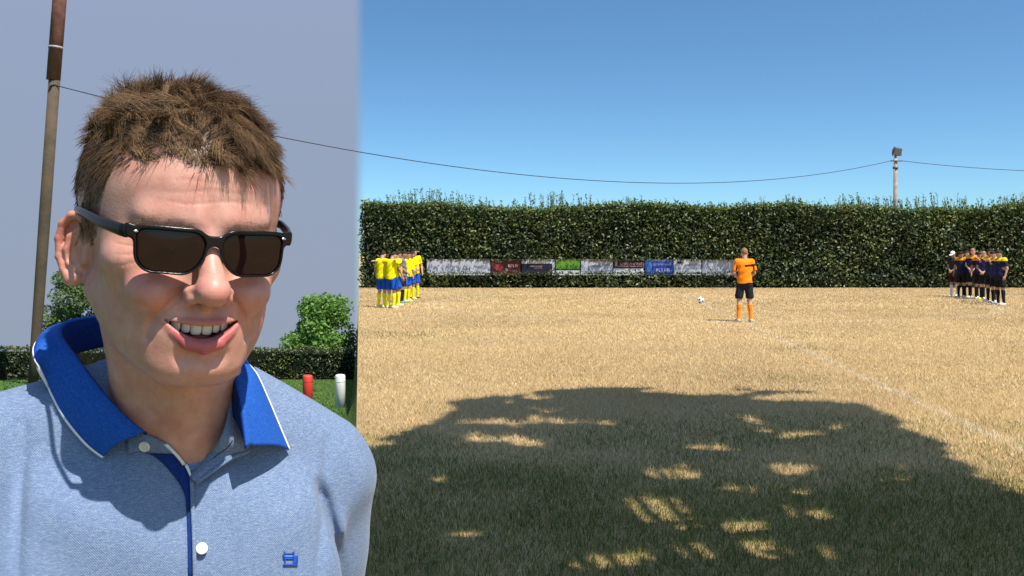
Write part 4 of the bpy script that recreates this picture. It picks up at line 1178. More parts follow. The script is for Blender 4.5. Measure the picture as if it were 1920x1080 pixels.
    for s in (-1, 1):
        fa = lambda p: smin(cap(p, EL[s], WR[s], 0.043, 0.028), finger_hand(p, WR[s], EL[s], s, 0.6, (-s, 0.0, 0.0)), 0.012)
        lo = np.minimum(EL[s], WR[s]) - 0.1; hi = np.maximum(EL[s], WR[s]) + 0.1; lo[2] -= 0.2
        v2, q2 = surface(fa, lo, hi, 0.0045)
        parts_v.append(v2); parts_q.append(q2 + nofs); parts_c.append(np.tile(base * 0.95, (len(v2), 1))); nofs += len(v2)
    AV = np.concatenate(parts_v); AQ = np.concatenate(parts_q)
    t = MT('skin_close').set(Roughness=0.5); t.b.inputs['Specular IOR Level'].default_value = 0.35
    at = t.new('ShaderNodeAttribute', attribute_name='Col')
    oc = t.coord()
    mott = t.ramp(t.noise(oc, 90, 4), [(0.3, (0.91, 0.87, 0.86)), (0.7, (1.06, 1.06, 1.05))])
    blot = t.ramp(t.noise(oc, 32, 4, 0.6), [(0.32, (0.97, 0.82, 0.80)), (0.6, (1.03, 1.05, 1.04))])
    spk = t.ramp(t.noise(oc, 330, 2), [(0.28, (0.90, 0.84, 0.82)), (0.40, (1, 1, 1))])
    t.col(t.mix(1.0, t.mix(1.0, t.mix(1.0, at.outputs['Color'], mott, 'MULTIPLY'), blot, 'MULTIPLY'), spk, 'MULTIPLY'))
    t.l.new(t.maprange(t.noise(oc, 60, 3), 0.3, 0.7, 0.36, 0.56), t.b.inputs['Roughness'])
    t.bump(t.math('ADD', t.noise(oc, 420, 3), t.math('MULTIPLY', t.noise(oc, 1300, 2), 0.5)), 0.2, 0.0012)
    t.b.inputs['Subsurface Weight'].default_value = 0.08
    t.b.inputs['Subsurface Radius'].default_value = (1.0, 0.35, 0.2)
    t.b.inputs['Subsurface Scale'].default_value = 0.005
    body = mesh_np('body', AV - MO, AQ, t.m, man, smooth=True)
    set_attr(body, 'Col', np.concatenate(parts_c))
    head_bvh = BVHTree.FromPolygons([Vector(v) for v in Vw], Q.tolist())

    # ---- teeth, tongue
    M_tooth = plain('tooth_enamel', (0.80, 0.74, 0.62), 0.2, 0.06, 60, 0.5)
    def tooth(xc, w, h, ztop, lower=False):
        yc = lipy(xc) + 0.0085
        mb = MB()
        hw = w / 2 - 0.00015; prof = [(0, 1.0, 0), (0.35, 1.0, -0.0007), (0.75, 0.97, -0.0004), (0.95, 0.86, .0004), (1.0, 0.70, .0011)]
        yaw_ = math.atan(30 * xc)
        vs_ = []; nseg = 7
        for (f, ww, dy) in prof:
            for k in range(nseg):
                u = -1 + 2 * k / (nseg - 1)
                px_, py_ = hw * ww * u, dy + 0.0014 * u * u * u * u
                vs_.append((xc + px_ * math.cos(yaw_) - 0 * py_, yc + py_ + px_ * math.sin(yaw_), ztop + (h * f if lower else -h * f)))
        n_ = len(prof); b = len(vs_)
        vs_ += [(v[0], v[1] + 0.004, v[2]) for v in vs_]
        fs = []
        for j in range(n_ - 1):
            for k in range(nseg - 1):
                a = j * nseg + k; fs.append([a, a + 1, a + 1 + nseg, a + nseg])
        for k in range(nseg - 1):
            a = (n_ - 1) * nseg + k; fs.append([a, a + 1, a + 1 + b, a + b])
        for j in range(n_ - 1):
            for k in (0, nseg - 1):
                a = j * nseg + k; fs.append([a, a + nseg, a + nseg + b, a + b])
        mb.v = [tuple(h2w(v) - MO) for v in vs_]; mb.f = fs
        o = mb.build('tooth', M_tooth, man)
        for p_ in o.data.polygons: p_.use_smooth = True
    xs = 0.0
    for k, (w, h) in enumerate(((.0086, .0118), (.0068, .0108), (.0076, .0108), (.0066, .0095), (.0064, .0085))):
        xc = xs + w / 2; xs += w
        for s in (-1, 1): tooth(xc * s, w, h, -0.0615 + 0.0035 * (xc / .03) ** 2)
    for k in range(3):
        for s in (-1, 1): tooth((k + .5) * .0056 * s, .0056, .0062, -0.0835 + 0.004 * (k / 3) ** 2, True)
    tv, tq = surface(lambda p: ell(p, (0, -.082, -.0780), (.020, .016, .0055)), (-.03, -.11, -.09), (.03, -.05, -.065), .0015)
    mesh_np('tongue', h2w(tv) - MO, tq, plain('tongue_flesh', (0.30, 0.085, 0.085), 0.35, 0.1, 90, 0.5), man, smooth=True)

    # ---- hair
    t = MT('brown_hair').set(Roughness=0.5); t.b.inputs['Specular IOR Level'].default_value = 0.22
    at = t.new('ShaderNodeAttribute', attribute_name='Col'); t.col(at.outputs['Color'])
    M_hair = t.m
    # face normals for roots
    nrm_ = np.zeros_like(V); 
    e1 = V[Q[:, 1]] - V[Q[:, 0]]; e2 = V[Q[:, 2]] - V[Q[:, 0]]; fn = np.cross(e1, e2)
    for k in range(4): np.add.at(nrm_, Q[:, k], fn)
    nrm_ /= np.linalg.norm(nrm_, axis=1)[:, None] + 1e-12
    def strands(name, idx, D, L, W, bend, nseg, dark, light, lightness, tipl=0.35, lock=None, conv=0.0):
        n = len(idx)
        root = V[idx] - nrm_[idx] * 0.001 + rng.normal(0, .0005, (n, 3))
        D = D / (np.linalg.norm(D, axis=1)[:, None] + 1e-9)
        a = np.cross(D, rng.normal(size=(n, 3))); a /= np.linalg.norm(a, axis=1)[:, None] + 1e-9
        b = np.cross(D, a)
        Vs, Cs = [], []
        for j in range(nseg + 1):
            tt = j / nseg
            c = root + D * (L * tt)[:, None] + bend * (L * tt * tt)[:, None]
            if lock is not None: c = c - (root - lock) * (conv * tt)[:, None] if hasattr(conv, '__len__') else c - (root - lock) * conv * tt
            w = (W * (1 - 0.75 * tt ** 1.5))[:, None]
            for k in range(3):
                an = 2 * np.pi * k / 3
                Vs.append(c + (a * math.cos(an) + b * math.sin(an)) * w)
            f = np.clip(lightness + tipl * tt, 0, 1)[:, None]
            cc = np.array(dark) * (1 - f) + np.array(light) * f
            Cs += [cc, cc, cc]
        Vs = np.stack(Vs, 1); m = 3 * (nseg + 1)
        i = np.arange(n)[:, None] * m; qs = []
        for j in range(nseg):
            for k in range(3):
                qs.append(i + np.array([[3*j + k, 3*j + (k+1) % 3, 3*j + 3 + (k+1) % 3, 3*j + 3 + k]]))
        o = mesh_np(name, h2w(Vs.reshape(-1, 3)) - MO, np.concatenate(qs), M_hair, man, smooth=True)
        set_attr(o, 'Col', np.stack(Cs, 1).reshape(-1, 3))
        return o
    cand = np.where((hm > 0.25) & (vb[:, 2] > 0.03))[0]
    zc_ = V[cand, 2] - 0.10 * np.maximum(0, -V[cand, 1] - .06)
    topf = np.clip((V[cand, 2] - (0.070 - 0.10 * (V[cand, 1] < -.05) * 0.15)) / 0.022, 0, 1)
    topf = np.maximum(topf, np.clip((-V[cand, 1] - 0.062) / 0.01, 0, 1) * np.clip((V[cand, 2] - .056) / .006, 0, 1))
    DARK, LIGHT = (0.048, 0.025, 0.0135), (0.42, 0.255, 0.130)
    # short sides
    n = 15000
    sel = rng.choice(cand[topf < 0.6], n); N_ = nrm_[sel]
    D = N_ * 0.10 + np.array([0, 0.42, -0.62]) + rng.normal(0, .09, (n, 3))
    D -= N_ * np.minimum(0, (D * N_).sum(1))[:, None] * 1.2
    Ls = 0.007 + 0.014 * np.clip((V[sel, 2] - 0.015) / 0.06, 0, 1)
    strands('short_hair', sel, D, Ls * rng.uniform(.6, 1.2, n), np.full(n, .00032), np.zeros((n, 3)), 2, DARK, LIGHT, rng.uniform(0.0, .20, n), .16)
    # tousled top
    n = 25000
    pw = topf[topf > 0.02]; sel = rng.choice(cand[topf > 0.02], n, p=pw / pw.sum()); R_t = V[sel]; N_ = nrm_[sel]
    k = 300; ci = rng.choice(sel, k); cc = V[ci]                                    # locks
    own = np.argmin(((R_t[:, None, :] - cc[None]) ** 2).sum(2) + rng.uniform(0, 2e-5, (n, k)), 1)
    ld = rng.normal(0, .17, (k, 3)); llen = rng.uniform(.75, 1.3, k); llight = np.clip(rng.normal(.08, .14, k), 0, .75)
    rt = np.clip((R_t[:, 0] + .030) / .075, 0, 1)[:, None]; fr = np.clip((-R_t[:, 1] - .01) / .08, 0, 1)[:, None]
    left = np.array([-.28, .10, .80]); right = np.array([.40, -.75, .10]); back = np.array([-.45, -.25, .30])
    D = N_ * 0.16 + fr * ((1 - rt) * left + rt * right) + (1 - fr) * (back * .6 + rt * np.array([.5, -.3, .2])) + ld[own] + rng.normal(0, .045, (n, 3))
    D -= N_ * ((D * N_).sum(1) - np.clip((D * N_).sum(1), 0.10, 0.33))[:, None]
    L_ = (0.013 + 0.014 * np.clip((R_t[:, 2] - .065) / .04, 0, 1)) * llen[own] * rng.uniform(.7, 1.15, n)
    bend = np.array([.25, -.40, -.42]) * (.15 + 1.0 * rt) * (0.5 + fr) + (1 - rt) * fr * np.array([-.30, .35, -.10]) - N_ * .30 + ld[own][:, ::-1] * .5 + rng.normal(0, .08, (n, 3))
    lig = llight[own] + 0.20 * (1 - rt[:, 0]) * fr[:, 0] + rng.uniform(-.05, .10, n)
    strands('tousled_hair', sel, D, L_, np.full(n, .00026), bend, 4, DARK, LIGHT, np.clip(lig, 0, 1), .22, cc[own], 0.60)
    n = 5000; sel = rng.choice(cand[topf > 0.3], n); N_ = nrm_[sel]      # undercoat that hides the scalp
    D = N_ * .45 + np.array([-.1, -.35, .2]) + rng.normal(0, .35, (n, 3))
    strands('under_hair', sel, D, rng.uniform(.007, .014, n), np.full(n, .00034), rng.normal(0, .2, (n, 3)) - N_ * .3, 3, DARK, LIGHT, rng.uniform(0, .25, n), .1)
    # fringe: thin strands falling over the forehead on his left
    fc = np.where((hm > .2) & (V[:, 1] < -.068) & (V[:, 2] < .075))[0]
    n = 170; sel = rng.choice(fc[V[fc, 0] > -.01], n); R_t = V[sel]
    D = np.tile([.28, -.55, .25], (n, 1)) + nrm_[sel] * .5 + rng.normal(0, .22, (n, 3))
    strands('fringe', sel, D, np.where(R_t[:, 0] > 0, .018, .012) * rng.uniform(.5, 1.3, n), np.full(n, .00026), np.tile([.25, .30, -1.05], (n, 1)) * np.clip(.35 + R_t[:, [0]] * 14, .1, 1), 4, DARK, LIGHT, rng.uniform(.15, .55, n), .25)
    # eyebrows
    bc = np.where((np.abs(z - (0.0150 + .05 * (ax - .02) - 1.4 * (ax - .03) ** 2)) < .0042) & (ax > .010) & (ax < .050) & (y < -.07))[0]
    n = 190; sel = rng.choice(bc, n)
    D = np.stack([np.sign(V[sel, 0]) * .9, np.full(n, -.1), np.full(n, .25)], 1) + nrm_[sel] * .35 + rng.normal(0, .15, (n, 3))
    eb = strands('eyebrows', sel, D, rng.uniform(.004, .008, n), np.full(n, .00016), np.tile([0, .1, -.2], (n, 1)), 2, (0.05, .028, .016), LIGHT, rng.uniform(.1, .5, n), .1); eb['kind'] = 'stuff'

    # ---- sunglasses, a thing he wears
    M_acet = plain('black_acetate', (0.005, 0.005, 0.006), 0.22, 0.2, 30, 0.28)
    t = MT('brown_lens').set(Base_Color=(0.014, 0.006, 0.006), Roughness=0.04)
    t.b.inputs['Specular IOR Level'].default_value = 0.5
    trn = t.new('ShaderNodeBsdfTransparent'); trn.inputs[0].default_value = (0.13, 0.045, 0.042, 1)
    ms = t.new('ShaderNodeMixShader'); ms.inputs[0].default_value = 0.6
    t.l.new(trn.outputs[0], ms.inputs[1]); t.l.new(t.b.outputs[0], ms.inputs[2]); t.l.new(ms.outputs[0], t.out.inputs[0])
    M_lens = t.m
    M_rivet = plain('rivet_metal', (0.75, 0.75, 0.76), 0.2, 0.05, 30, 0.5, 0, 1.0)
    gl = empty('sunglasses', tuple(h2w((0, -.105, 0)))); GO = np.array(gl.location)
    tag(gl, 'black rectangular sunglasses with brown lenses worn by the man on the left', 'sunglasses')
    GY = -0.1150
    def gcurve(x): return GY + 2.6 * x * x
    LC = (0.0318, -0.0052)
    def lens2(x, z, grow=0.0):
        u = np.abs(x) - LC[0]; v = z - LC[1]
        sx = 1.0 + 4.6 * np.clip(-v, -.02, .03)                       # narrower at the bottom
        ux = u * sx + 0.06 * v
        v2 = v + 1.2 * u * np.abs(u) * 2.0 - 0.05 * u
        hx, hz, r = 0.0245 + grow, 0.0160 + grow, np.where(v > 0, np.where(u > 0, 0.0055, 0.0130), np.where(u > 0, 0.0130, 0.0155)) + grow
        qx = np.abs(ux) - (hx - r); qz = np.abs(v2) - (hz - r)
        return np.hypot(np.maximum(qx, 0), np.maximum(qz, 0)) + np.minimum(np.maximum(qx, qz), 0) - r
    def f_frame(p):
        x, y, z = p.T
        o = lens2(x, z, 0.0019)
        top = lens2(x, z - 0.0012, 0.0021); o = np.minimum(o, top)
        br = np.hypot(np.maximum(np.abs(x) - .009, 0), (z - (0.0042 - 22 * x * x + .004 * (np.abs(x) > 1)))) - 0.0042
        o = smin(o, br, 0.004)
        hx = np.abs(x) - .0590; hzv = z - (.0082 + .25 * (np.abs(x) - .0590))
        hg = np.hypot(np.maximum(np.abs(hx) - .0035, 0), np.maximum(np.abs(hzv) - .0025, 0)) - .003
        o = smin(o, hg, .003)
        d2 = smax(o, -lens2(x, z, 0.0), 0.0008)
        return smax(d2, np.abs(y - gcurve(x)) - 0.0019, 0.0014)
    fv, fq = surface(f_frame, (-.078, -.125, -.04), (.078, -.085, .02), .0008)
    mesh_np('frame_front', h2w(fv) - GO, fq, M_acet, gl, smooth=True)
    for s in (-1, 1):
        vs_, fs = [], []; nr, na = 12, 56; cx, cz = LC[0] * s, LC[1]
        for j in range(na):                                            # contour by bisection, then rings
            an = 2 * math.pi * j / na; lo_, hi_ = 0.0, 0.06
            for _ in range(30):
                md = (lo_ + hi_) / 2
                if lens2(np.array([cx + md * math.cos(an)]), np.array([cz + md * math.sin(an)]), 0.0006)[0] < 0: lo_ = md
                else: hi_ = md
            for i in range(nr + 1):
                f = i / nr; X_, Z_ = cx + lo_ * f * math.cos(an), cz + lo_ * f * math.sin(an)
                vs_.append((X_, float(gcurve(X_)) - 0.0010 * (1 - f * f), Z_))
        for j in range(na):
            j2 = (j + 1) % na
            for i in range(nr): fs.append([j*(nr+1)+i, j*(nr+1)+i+1, j2*(nr+1)+i+1, j2*(nr+1)+i])
        o = mesh_np('lens', h2w(np.array(vs_)) - GO, np.array(fs), M_lens, gl, smooth=True)
        sol = o.modifiers.new('thick', 'SOLIDIFY'); sol.thickness = 0.0012
        # temple arm
        xe = 0.0655 * s
        cl = [(xe - .002 * s, float(gcurve(.063)) + .001, .0080), (xe + .001 * s, float(gcurve(.063)) + .008, .0085), (.0760 * s, -.062, .0110), (.0830 * s, -.02, .0150), (.0845 * s, .010, .0150), (.0835 * s, .026, .005), (.0810 * s, .036, -.009)]
        hh = [.0052, .0050, .0044, .0038, .0035, .0033, .0028]
        tm = MB(); ring = 8
        for q, (c, h_) in enumerate(zip(cl, hh)):
            for k2 in range(ring):
                an = 2 * math.pi * (k2 + .5) / ring; ca, sa = math.cos(an), math.sin(an)
                tm.v.append(tuple(h2w((c[0] + .0019 * np.sign(ca) * abs(ca) ** .6, c[1], c[2] + h_ * np.sign(sa) * abs(sa) ** .6)) - GO))
        for q in range(len(cl) - 1):
            for k2 in range(ring): tm.f.append([q*ring+k2, q*ring+(k2+1) % ring, (q+1)*ring+(k2+1) % ring, (q+1)*ring+k2])
        tm.f.append(list(range(ring))[::-1]); tm.f.append([(len(cl)-1)*ring + k2 for k2 in range(ring)])
        tm.build('temple_arm', M_acet, gl, True)
        rv, rq = surface(lambda p: ell(p, (.0575 * s, float(gcurve(.0575)) - .0019, .0088), (.0019, .0006, .0010)), (.052 if s > 0 else -.063, -.125, .004), (.063 if s > 0 else -.052, -.095, .013), .0004)
        mesh_np('rivet', h2w(rv) - GO, rq, M_rivet, gl, smooth=True)

    # ---- polo shirt
    t = MT('heather_blue_pique').set(Roughness=0.9); t.b.inputs['Specular IOR Level'].default_value = 0.15
    t.b.inputs['Sheen Weight'].default_value = 0.15
    oc = t.coord()
    mp_ = t.new('ShaderNodeMapping'); mp_.inputs['Scale'].default_value = (1, 1, 6.0); t.l.new(oc, mp_.inputs[0])
    mp_.inputs['Rotation'].default_value = (0, rad(4), 0)
    str_ = t.noise(mp_.outputs[0], 200, 5, 0.75)                          # slubby horizontal yarn
    fine = t.noise(oc, 1100, 2, 0.6)
    wv = t.new('ShaderNodeTexWave', wave_type='BANDS', bands_direction='DIAGONAL'); wv.inputs['Scale'].default_value = 260; wv.inputs['Distortion'].default_value = 1.5
    t.l.new(oc, wv.inputs['Vector'])
    mixv = t.math('ADD', t.math('MULTIPLY', str_, 0.55), t.math('ADD', t.math('MULTIPLY', fine, 0.37), t.math('MULTIPLY', wv.outputs['Fac'], 0.08)))
    t.col(t.ramp(mixv, [(0.36, (0.072, 0.118, 0.222)), (0.5, (0.135, 0.190, 0.305)), (0.64, (0.27, 0.325, 0.43))]))
    t.bump(t.math('ADD', t.math('MULTIPLY', wv.outputs['Fac'], .6), fine), 0.35, 0.0008)
    M_polo = t.m
    M_royal = MT('royal_blue_rib').set(Roughness=0.85); M_royal.b.inputs['Specular IOR Level'].default_value = 0.15
    oc = M_royal.coord(); M_royal.col(M_royal.ramp(M_royal.noise(oc, 500, 3), [(0.3, (0.010, 0.062, 0.30)), (0.7, (0.018, 0.105, 0.44))]))
    M_royal.bump(M_royal.noise(oc, 800, 2), 0.3, 0.0006); M_royal = M_royal.m
    M_navy = plain('navy_facing', (0.010, 0.030, 0.15), 0.9, 0.2, 300, 0.1)
    M_white = plain('white_piping', (0.72, 0.74, 0.78), 0.85, 0.08, 200, 0.2)
    M_pearl = plain('pearl_button', (0.74, 0.72, 0.63), 0.3, 0.05, 100, 0.5)
    vbot = w2b(np.array(P(354, 890, 0.850))); vbot[2] += 0.016
    sl = {}
    for s in (-1, 1): sl[s] = ((0.146 if s > 0 else -0.162, 0.026, -0.038), (0.160 if s > 0 else -0.21, 0.06, -0.235))
    def f_shirt(b, cut=True):
        d = torso_skin(b)
        d = smin(d, ell(b, (0, 0.012, -0.42), (0.158, 0.118, 0.22)), 0.06)
        d = smin(d, cap(b, (0, 0.015, -0.45), (0, 0.015, -0.66), 0.145, 0.150), 0.05) if True else d
        arm = None
        for s in (-1, 1):
            k_ = cap(b, sl[s][0], sl[s][1], 0.050, 0.052)
            arm = k_ if arm is None else np.minimum(arm, k_)
        d = smin(d, arm, 0.012)
        d = d - 0.007
        # folds: from the collar point, towards the armpits, and drape across the chest
        x, y, z = b.T
        fr_ = np.clip(-y / .05, 0, 1)
        d = d + fr_ * 0.0028 * np.sin((x * 0.75 + z * 1.1) * 60 + 1.5 * np.sin(z * 25)) * np.exp(-((x + .12) / .07) ** 2) * np.exp(-((z + .11) / .08) ** 2)
        d = d + fr_ * 0.0024 * np.sin((x * 1.3 - z * .8) * 70 + 1.2 * np.sin(x * 30)) * np.exp(-((x - .14) / .05) ** 2) * np.exp(-((z + .07) / .06) ** 2)
        d = d + 0.0016 * np.sin(x * 31 + z * 47 + 2 * np.sin(x * 17)) * np.sin(z * 29 - x * 19)
        ph = (x - .100) - (z + .02) * 0.16                               # armhole seam groove
        d = d + 0.0035 * np.exp(-((np.abs(x) - .128 - .10 * (z + .06)) / .004) ** 2) * (z < .02) * fr_
        ph2 = (x - 0.150) + 0.42 * (z + .075); d = d + fr_ * 0.010 * np.exp(-(ph2 / .007) ** 2) * (x > 0) * np.clip((-z - .015) / .02, 0, 1)
        if cut:
            d = np.maximum(d, -0.66 - z)
            for s in (-1, 1):
                a_, c_ = np.array(sl[s][0]), np.array(sl[s][1]); ax_ = (c_ - a_) / np.linalg.norm(c_ - a_)
                cutp = (b - c_.astype(f32)) @ ax_.astype(f32)
                d = np.where((np.linalg.norm(b - c_.astype(f32), axis=1) < .12) & (np.abs(x) > .13), np.maximum(d, cutp), d)
            nkc = cap(b, (0, 0.022, 0.03), (0.004, 0.010, 0.14), 0.060, 0.068)
            d = np.maximum(d, -nkc)
            wdg = np.maximum(np.abs(x - vbot[0].astype(f32)) - 0.62 * (z - vbot[2].astype(f32)), y + 0.01)
            d = np.maximum(d, -wdg)
        return d
    SV, SQ = surface(f_shirt, (-0.33, -0.19, -0.70), (0.33, 0.19, 0.13), 0.0036)
    SW = b2w(SV)
    shirt_o = mesh_np('polo_shirt', SW - MO, SQ, M_polo, man, smooth=True)
    V2, Q2 = surface(lambda b: f_shirt(b, False), (-0.33, -0.19, -0.3), (0.33, 0.19, 0.13), 0.006)
    shirt_bvh = BVHTree.FromPolygons([Vector(v) for v in b2w(V2)], Q2.tolist())   # uncut form, for laying trim on
    camo = Vector((0, 0, CAMZ))
    def cast(px, py, bvh=None, lift=0.0, fallback=0.88):
        d_ = (P(px, py, 1.0) - camo).normalized()
        h_ = (bvh or shirt_bvh).ray_cast(camo, d_)
        if bvh is None and py > 790 and px < 500:                       # whichever of shirt form and skin lies in front
            g_ = head_bvh.ray_cast(camo, d_)
            if g_[0] is not None and (h_[0] is None or g_[3] < h_[3]): h_ = g_
        if h_[0] is None: p_ = P(px, py, fallback); return np.array(p_), np.array([0, -1.0, 0])
        n_ = h_[1]
        if n_.dot(d_) > 0: n_ = -n_
        return np.array(h_[0] + n_ * lift), np.array(n_)
    def cr(pts, n_):
        pts = np.array(pts, float); out = []
        for i in range(n_):
            u = i / (n_ - 1) * (len(pts) - 1); k_ = min(int(u), len(pts) - 2); f = u - k_
            p0, p1, p2, p3 = pts[max(k_-1, 0)], pts[k_], pts[k_+1], pts[min(k_+2, len(pts)-1)]
            out.append(0.5 * ((2*p1) + (p2-p0)*f + (2*p0-5*p1+4*p2-p3)*f*f + (3*p1-p0-3*p2+p3)*f**3))
        return np.array(out)
    def sheet(name, rows, mat, parent, thick=0.0016, smooth=True):
        """rows: (n, m, 3) grid of world points made into a thin solid sheet"""
        rows = np.array(rows); n_, m_ = rows.shape[:2]
        du = np.gradient(rows, axis=0); dv = np.gradient(rows, axis=1); nn_ = np.cross(du, dv); nn_ /= np.linalg.norm(nn_, axis=2)[..., None] + 1e-12
        view = rows - np.array(camo)
        sg = np.sign(-(nn_ * view).sum(2).mean()); nn_ *= sg
        A_ = (rows + nn_ * thick / 2).reshape(-1, 3); B_ = (rows - nn_ * thick / 2).reshape(-1, 3); N0 = n_ * m_
        fs = []
        for i in range(n_ - 1):
            for j in range(m_ - 1):
                a = i * m_ + j; fs.append([a, a + 1, a + m_ + 1, a + m_]); fs.append([N0 + a, N0 + a + m_, N0 + a + m_ + 1, N0 + a + 1])
        bd = [i * m_ for i in range(n_)] + [(n_-1)*m_ + j for j in range(1, m_)] + [i*m_ + m_-1 for i in range(n_-2, -1, -1)] + [j for j in range(m_-2, 0, -1)]
        for k_ in range(len(bd)):
            a, b_ = bd[k_], bd[(k_+1) % len(bd)]; fs.append([a, b_, N0 + b_, N0 + a])
        if sg > 0: fs = [f[::-1] for f in fs]
        o = mesh_np(name, np.concatenate([A_, B_]) - MO, np.array(fs), mat, parent, smooth=smooth)
        return o
    def band(name, la, lb, mat, lift=0.002, thick=0.0014, n_=24, m_=5, bvh=None, parent=None):
        A_, B_ = cr(la, n_), cr(lb, n_); rows = []
        for a, b_ in zip(A_, B_): rows.append([cast(*(a + (b_ - a) * j / (m_ - 1)), bvh, lift)[0] for j in range(m_)])
        return sheet(name, rows, mat, parent or shirt_o_par, thick)
    shirt_o_par = man
    # collar leaves: fold line against the neck, outer edge lying on the shirt
    def collar(name, Fp, Ep, Eback, bul=0.006, parent=None):
        Fw = [np.array(P(f[0], f[1], f[2] + .030)) for f in Fp]
        Ew = [cast(e[0], e[1], None, 0.0055)[0] if len(e) == 2 else np.array(P(*e)) for e in Ep] + [np.array(P(e[0], e[1], e[2] + .030)) for e in Eback]
        n_ = 40; Fc, Ec = cr(Fw, n_), cr(Ew, n_); rows, m_ = [], 14
        for i in range(n_):
            r = []
            for j in range(m_):
                f = j / (m_ - 1)
                p_ = Fc[i] * (1 - f) + Ec[i] * f
                out = p_ - b2w((0, 0.015, w2b(p_)[2])); out /= np.linalg.norm(out) + 1e-9
                p_ = p_ + (out * 0.8 + np.array([0, 0, .6])) * bul * math.sin(math.pi * f) + np.array([0, 0, .002]) * math.sin(math.pi * min(1, f * 6)) 
                r.append(p_)
            rows.append(r)
        o = sheet(name, rows, M_royal, parent, 0.0015)
        rows = np.array(rows); ed = rows[:, -1]; inn = rows[:, -2]; dv_ = ed - inn; dv_ /= np.linalg.norm(dv_, axis=1)[:, None]
        # white tipping along the outer edge
        tip = np.stack([ed - dv_ * 0.0006 , ed + dv_ * 0.0016], 1)
        t2 = sheet('white_tipping', tip, M_white, None, 0.0030)
        t2.parent = o
        # collar stand: inner fall from the fold down inside the neckline
        st = []
        for i in range(n_):
            c_ = b2w((0, 0.012, w2b(Fc[i])[2])); inw = c_ - Fc[i]; inw /= np.linalg.norm(inw)
            ln_ = min(1.0, max(0.06, (i - 1) / 14)); st.append([Fc[i] + inw * 0.0010 * min(j, 1) + (inw * .0012 + np.array([0, 0, -.0075])) * j * ln_ for j in range(5)])
        s2 = sheet('collar_stand', st, M_navy, None, 0.0016); s2.parent = o
        return o
    collar('collar', [(274, 812, .818), (231, 777, .826), (187, 727, .838), (146, 672, .858), (116, 628, .892), (128, 607, .930), (165, 598, .962), (215, 590, .985), (270, 588, .995)],
           [(197, 861), (166, 834), (126, 786), (97, 737), (66, 672)], [(72, 640, .945), (115, 632, .99), (185, 640, 1.02), (268, 640, 1.03)], parent=man)
    collar('collar', [(461, 838, .838), (457, 800, .842), (451, 757, .850), (440, 715, .872), (436, 678, .915), (420, 645, .955), (370, 615, .985), (320, 595, .995), (270, 588, .9955)],
           [(536, 846), (517, 800), (494, 749), (474, 708)], [(459, 676, .968), (455, 655, 1.0), (400, 645, 1.025), (330, 640, 1.03), (268, 640, 1.0305)], parent=man)
    # placket: facing, open flap on his left side, piping, gap
    band('placket_facing', [(262, 812), (300, 826), (330, 853), (354, 894), (356, 960), (359, 1090)], [(262, 846), (292, 858), (322, 888), (344, 922), (350, 965), (353, 1090)], M_navy, 0.0012, 0.0012)
    band('placket_end', [(240, 815), (275, 812), (312, 828)], [(240, 852), (278, 846), (328, 846)], M_polo, 0.0030, 0.0016, 14)
    band('neck_piping', [(309, 829), (332, 853), (348, 880), (356, 898)], [(316, 829), (338, 853), (353, 878), (359, 896)], M_white, 0.0032, 0.0018, 20, 3)
    band('placket_edge', [(355, 900), (357, 960), (361, 1090)], [(363, 903), (364, 960), (368, 1090)], M_polo, 0.0034, 0.0022, 24, 3)
    flapA = [np.array(P(436, 706, .920)), np.array(P(429, 768, .897)), np.array(P(414, 822, .875)), cast(386, 860, None, -.002)[0], cast(356, 894, None, .002)[0]]
    flapB = [cast(458, 730, None, .004)[0], cast(462, 800, None, .006)[0], cast(462, 846, None, .009)[0], cast(425, 870, None, .012)[0], cast(368, 908, None, .006)[0]]
    A_, B_ = cr(flapA, 26), cr(flapB, 26)
    fl_rows = [[A_[i] * (1 - j / 7) + B_[i] * (j / 7) + np.array([0, -.004, .001]) * math.sin(math.pi * j / 7) for j in range(8)] for i in range(26)]
    sheet('placket_flap', fl_rows, M_polo, man, 0.002)
    ed = B_[12:]; rows = [[e + np.array([-.0008, -.001, -.0012]), e + np.array([.0008, -.002, .0012])] for e in ed]
    sheet('flap_edge', rows, M_polo, man, 0.003)
    rows = [[A_[i] * .62 + B_[i] * .38 + np.array([0, -.0048, .001]), A_[i] * .59 + B_[i] * .41 + np.array([0, -.0048, .001])] for i in range(2, 20)]
    sheet('flap_stitching', rows, M_navy, man, 0.0008)
    for px, py in ((275, 833), (377, 1029)):
        c_, n_ = cast(px, py, None, 0.004); n_ = Vector(n_); u = n_.orthogonal().normalized(); w = n_.cross(u); mb = MB()
        prof = [(.0, .0012), (.0018, .0010), (.0036, .0011), (.0044, .0018), (.0050, .0012), (.0051, .0), (.0046, -.0010)]
        for (r_, h_) in prof:
            for k_ in range(20):
                a = 2 * math.pi * k_ / 20; mb.v.append(tuple(Vector(c_ - MO) + (u * math.cos(a) + w * math.sin(a)) * r_ + n_ * h_))
        for j in range(len(prof) - 1):
            for k_ in range(20): mb.f.append([j*20+k_, (j+1)*20+k_, (j+1)*20+(k_+1) % 20, j*20+(k_+1) % 20])
        bt = mb.build('button', M_pearl, man, True)
        mh = MB()
        for (a, b_) in ((1, 1), (1, -1), (-1, 1), (-1, -1)):
            q_ = Vector(c_ - MO) + u * a * .0010 + w * b_ * .0010 + n_ * .0012
            mh.tube([tuple(q_), tuple(q_ + n_ * .0002)], .0005, 6)
        mh.build('thread', M_white, bt)['kind'] = 'stuff'
    # embroidered emblem on the chest
    def emb(la, lb, mat, lift=.0016): return band('emblem', la, lb, mat, lift * .45, 0.0007, 6, 3)
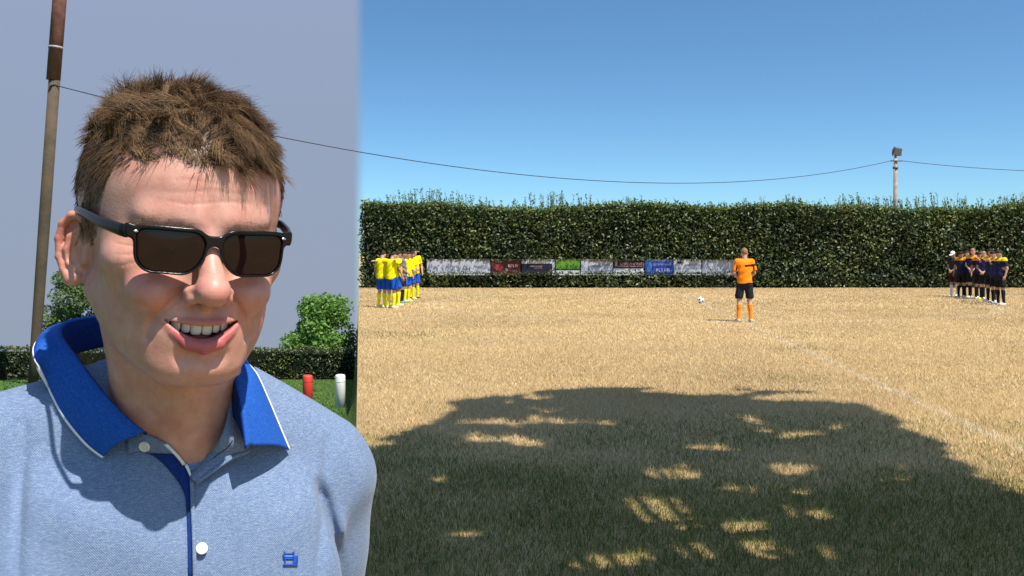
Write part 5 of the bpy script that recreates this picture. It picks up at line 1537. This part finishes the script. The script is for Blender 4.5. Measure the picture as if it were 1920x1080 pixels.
    M_emb = plain('embroidery_blue', (0.012, 0.06, 0.36), 0.7, 0.2, 400, 0.3); M_emb2 = plain('embroidery_pale', (0.06, 0.18, 0.50), 0.7, 0.2, 400, 0.3)
    emb([(531, 1037), (551, 1037)], [(531, 1040), (551, 1040)], M_emb)
    emb([(533, 1041), (549, 1041)], [(533, 1045.4), (549, 1045.4)], M_emb2)
    emb([(530, 1046), (552, 1046)], [(530, 1049), (552, 1049)], M_emb)
    emb([(549, 1040), (549, 1050), (547, 1058)], [(557, 1042), (557, 1050), (556, 1058)], M_emb, .0030)
    emb([(530, 1057), (557, 1058)], [(530, 1060.5), (557, 1061)], M_emb, .0030)
    emb([(532.5, 1049.2), (533, 1056)], [(535, 1049.2), (534.5, 1056)], M_emb, .0020)
    emb([(529, 1040), (530, 1046)], [(531.5, 1038), (532.5, 1046)], M_emb, .0026)
    emb([(532, 1034), (532, 1037)], [(534, 1034), (534, 1037)], M_emb); emb([(548, 1034), (548, 1037)], [(551, 1034), (551, 1037)], M_emb)
    # ---- trousers and shoes
    def f_tr(p):
        d = ell(p, (-.30, .93, 0.93), (.165, .125, .14))
        for s in (-1, 1):
            hp_ = (-.30 + .09 * s, .935, .88); kn = (-.30 + .105 * s, .92, .48); an = (-.30 + .115 * s, .945, .07)
            d = smin(d, smin(cap(p, hp_, kn, .092, .072), cap(p, kn, an, .070, .062), .02), .03)
        return np.maximum(np.maximum(d, .035 - p[:, 2]), p[:, 2] - 1.0)
    tv, tq = surface(f_tr, (-.56, .72, 0.0), (-.04, 1.13, 1.04), .010)
    mesh_np('trousers', tv - MO, tq, fabric((0.02, 0.025, 0.045)), man, smooth=True)
    for s in (-1, 1):
        def f_sh(p):
            a = np.array([-.30 + .115 * s, .955, .045]); b_ = a + np.array([.03 * s, -.17, -.004])
            return np.maximum(cap(p, a, b_, .046, .042), .002 - p[:, 2])
        tv, tq = surface(f_sh, (-.30 + .115*s - .12, .68, -.01), (-.30 + .115*s + .13, 1.06, .11), .008)
        mesh_np('shoe', tv - MO, tq, fabric((0.05, 0.035, 0.025)), man, smooth=True)
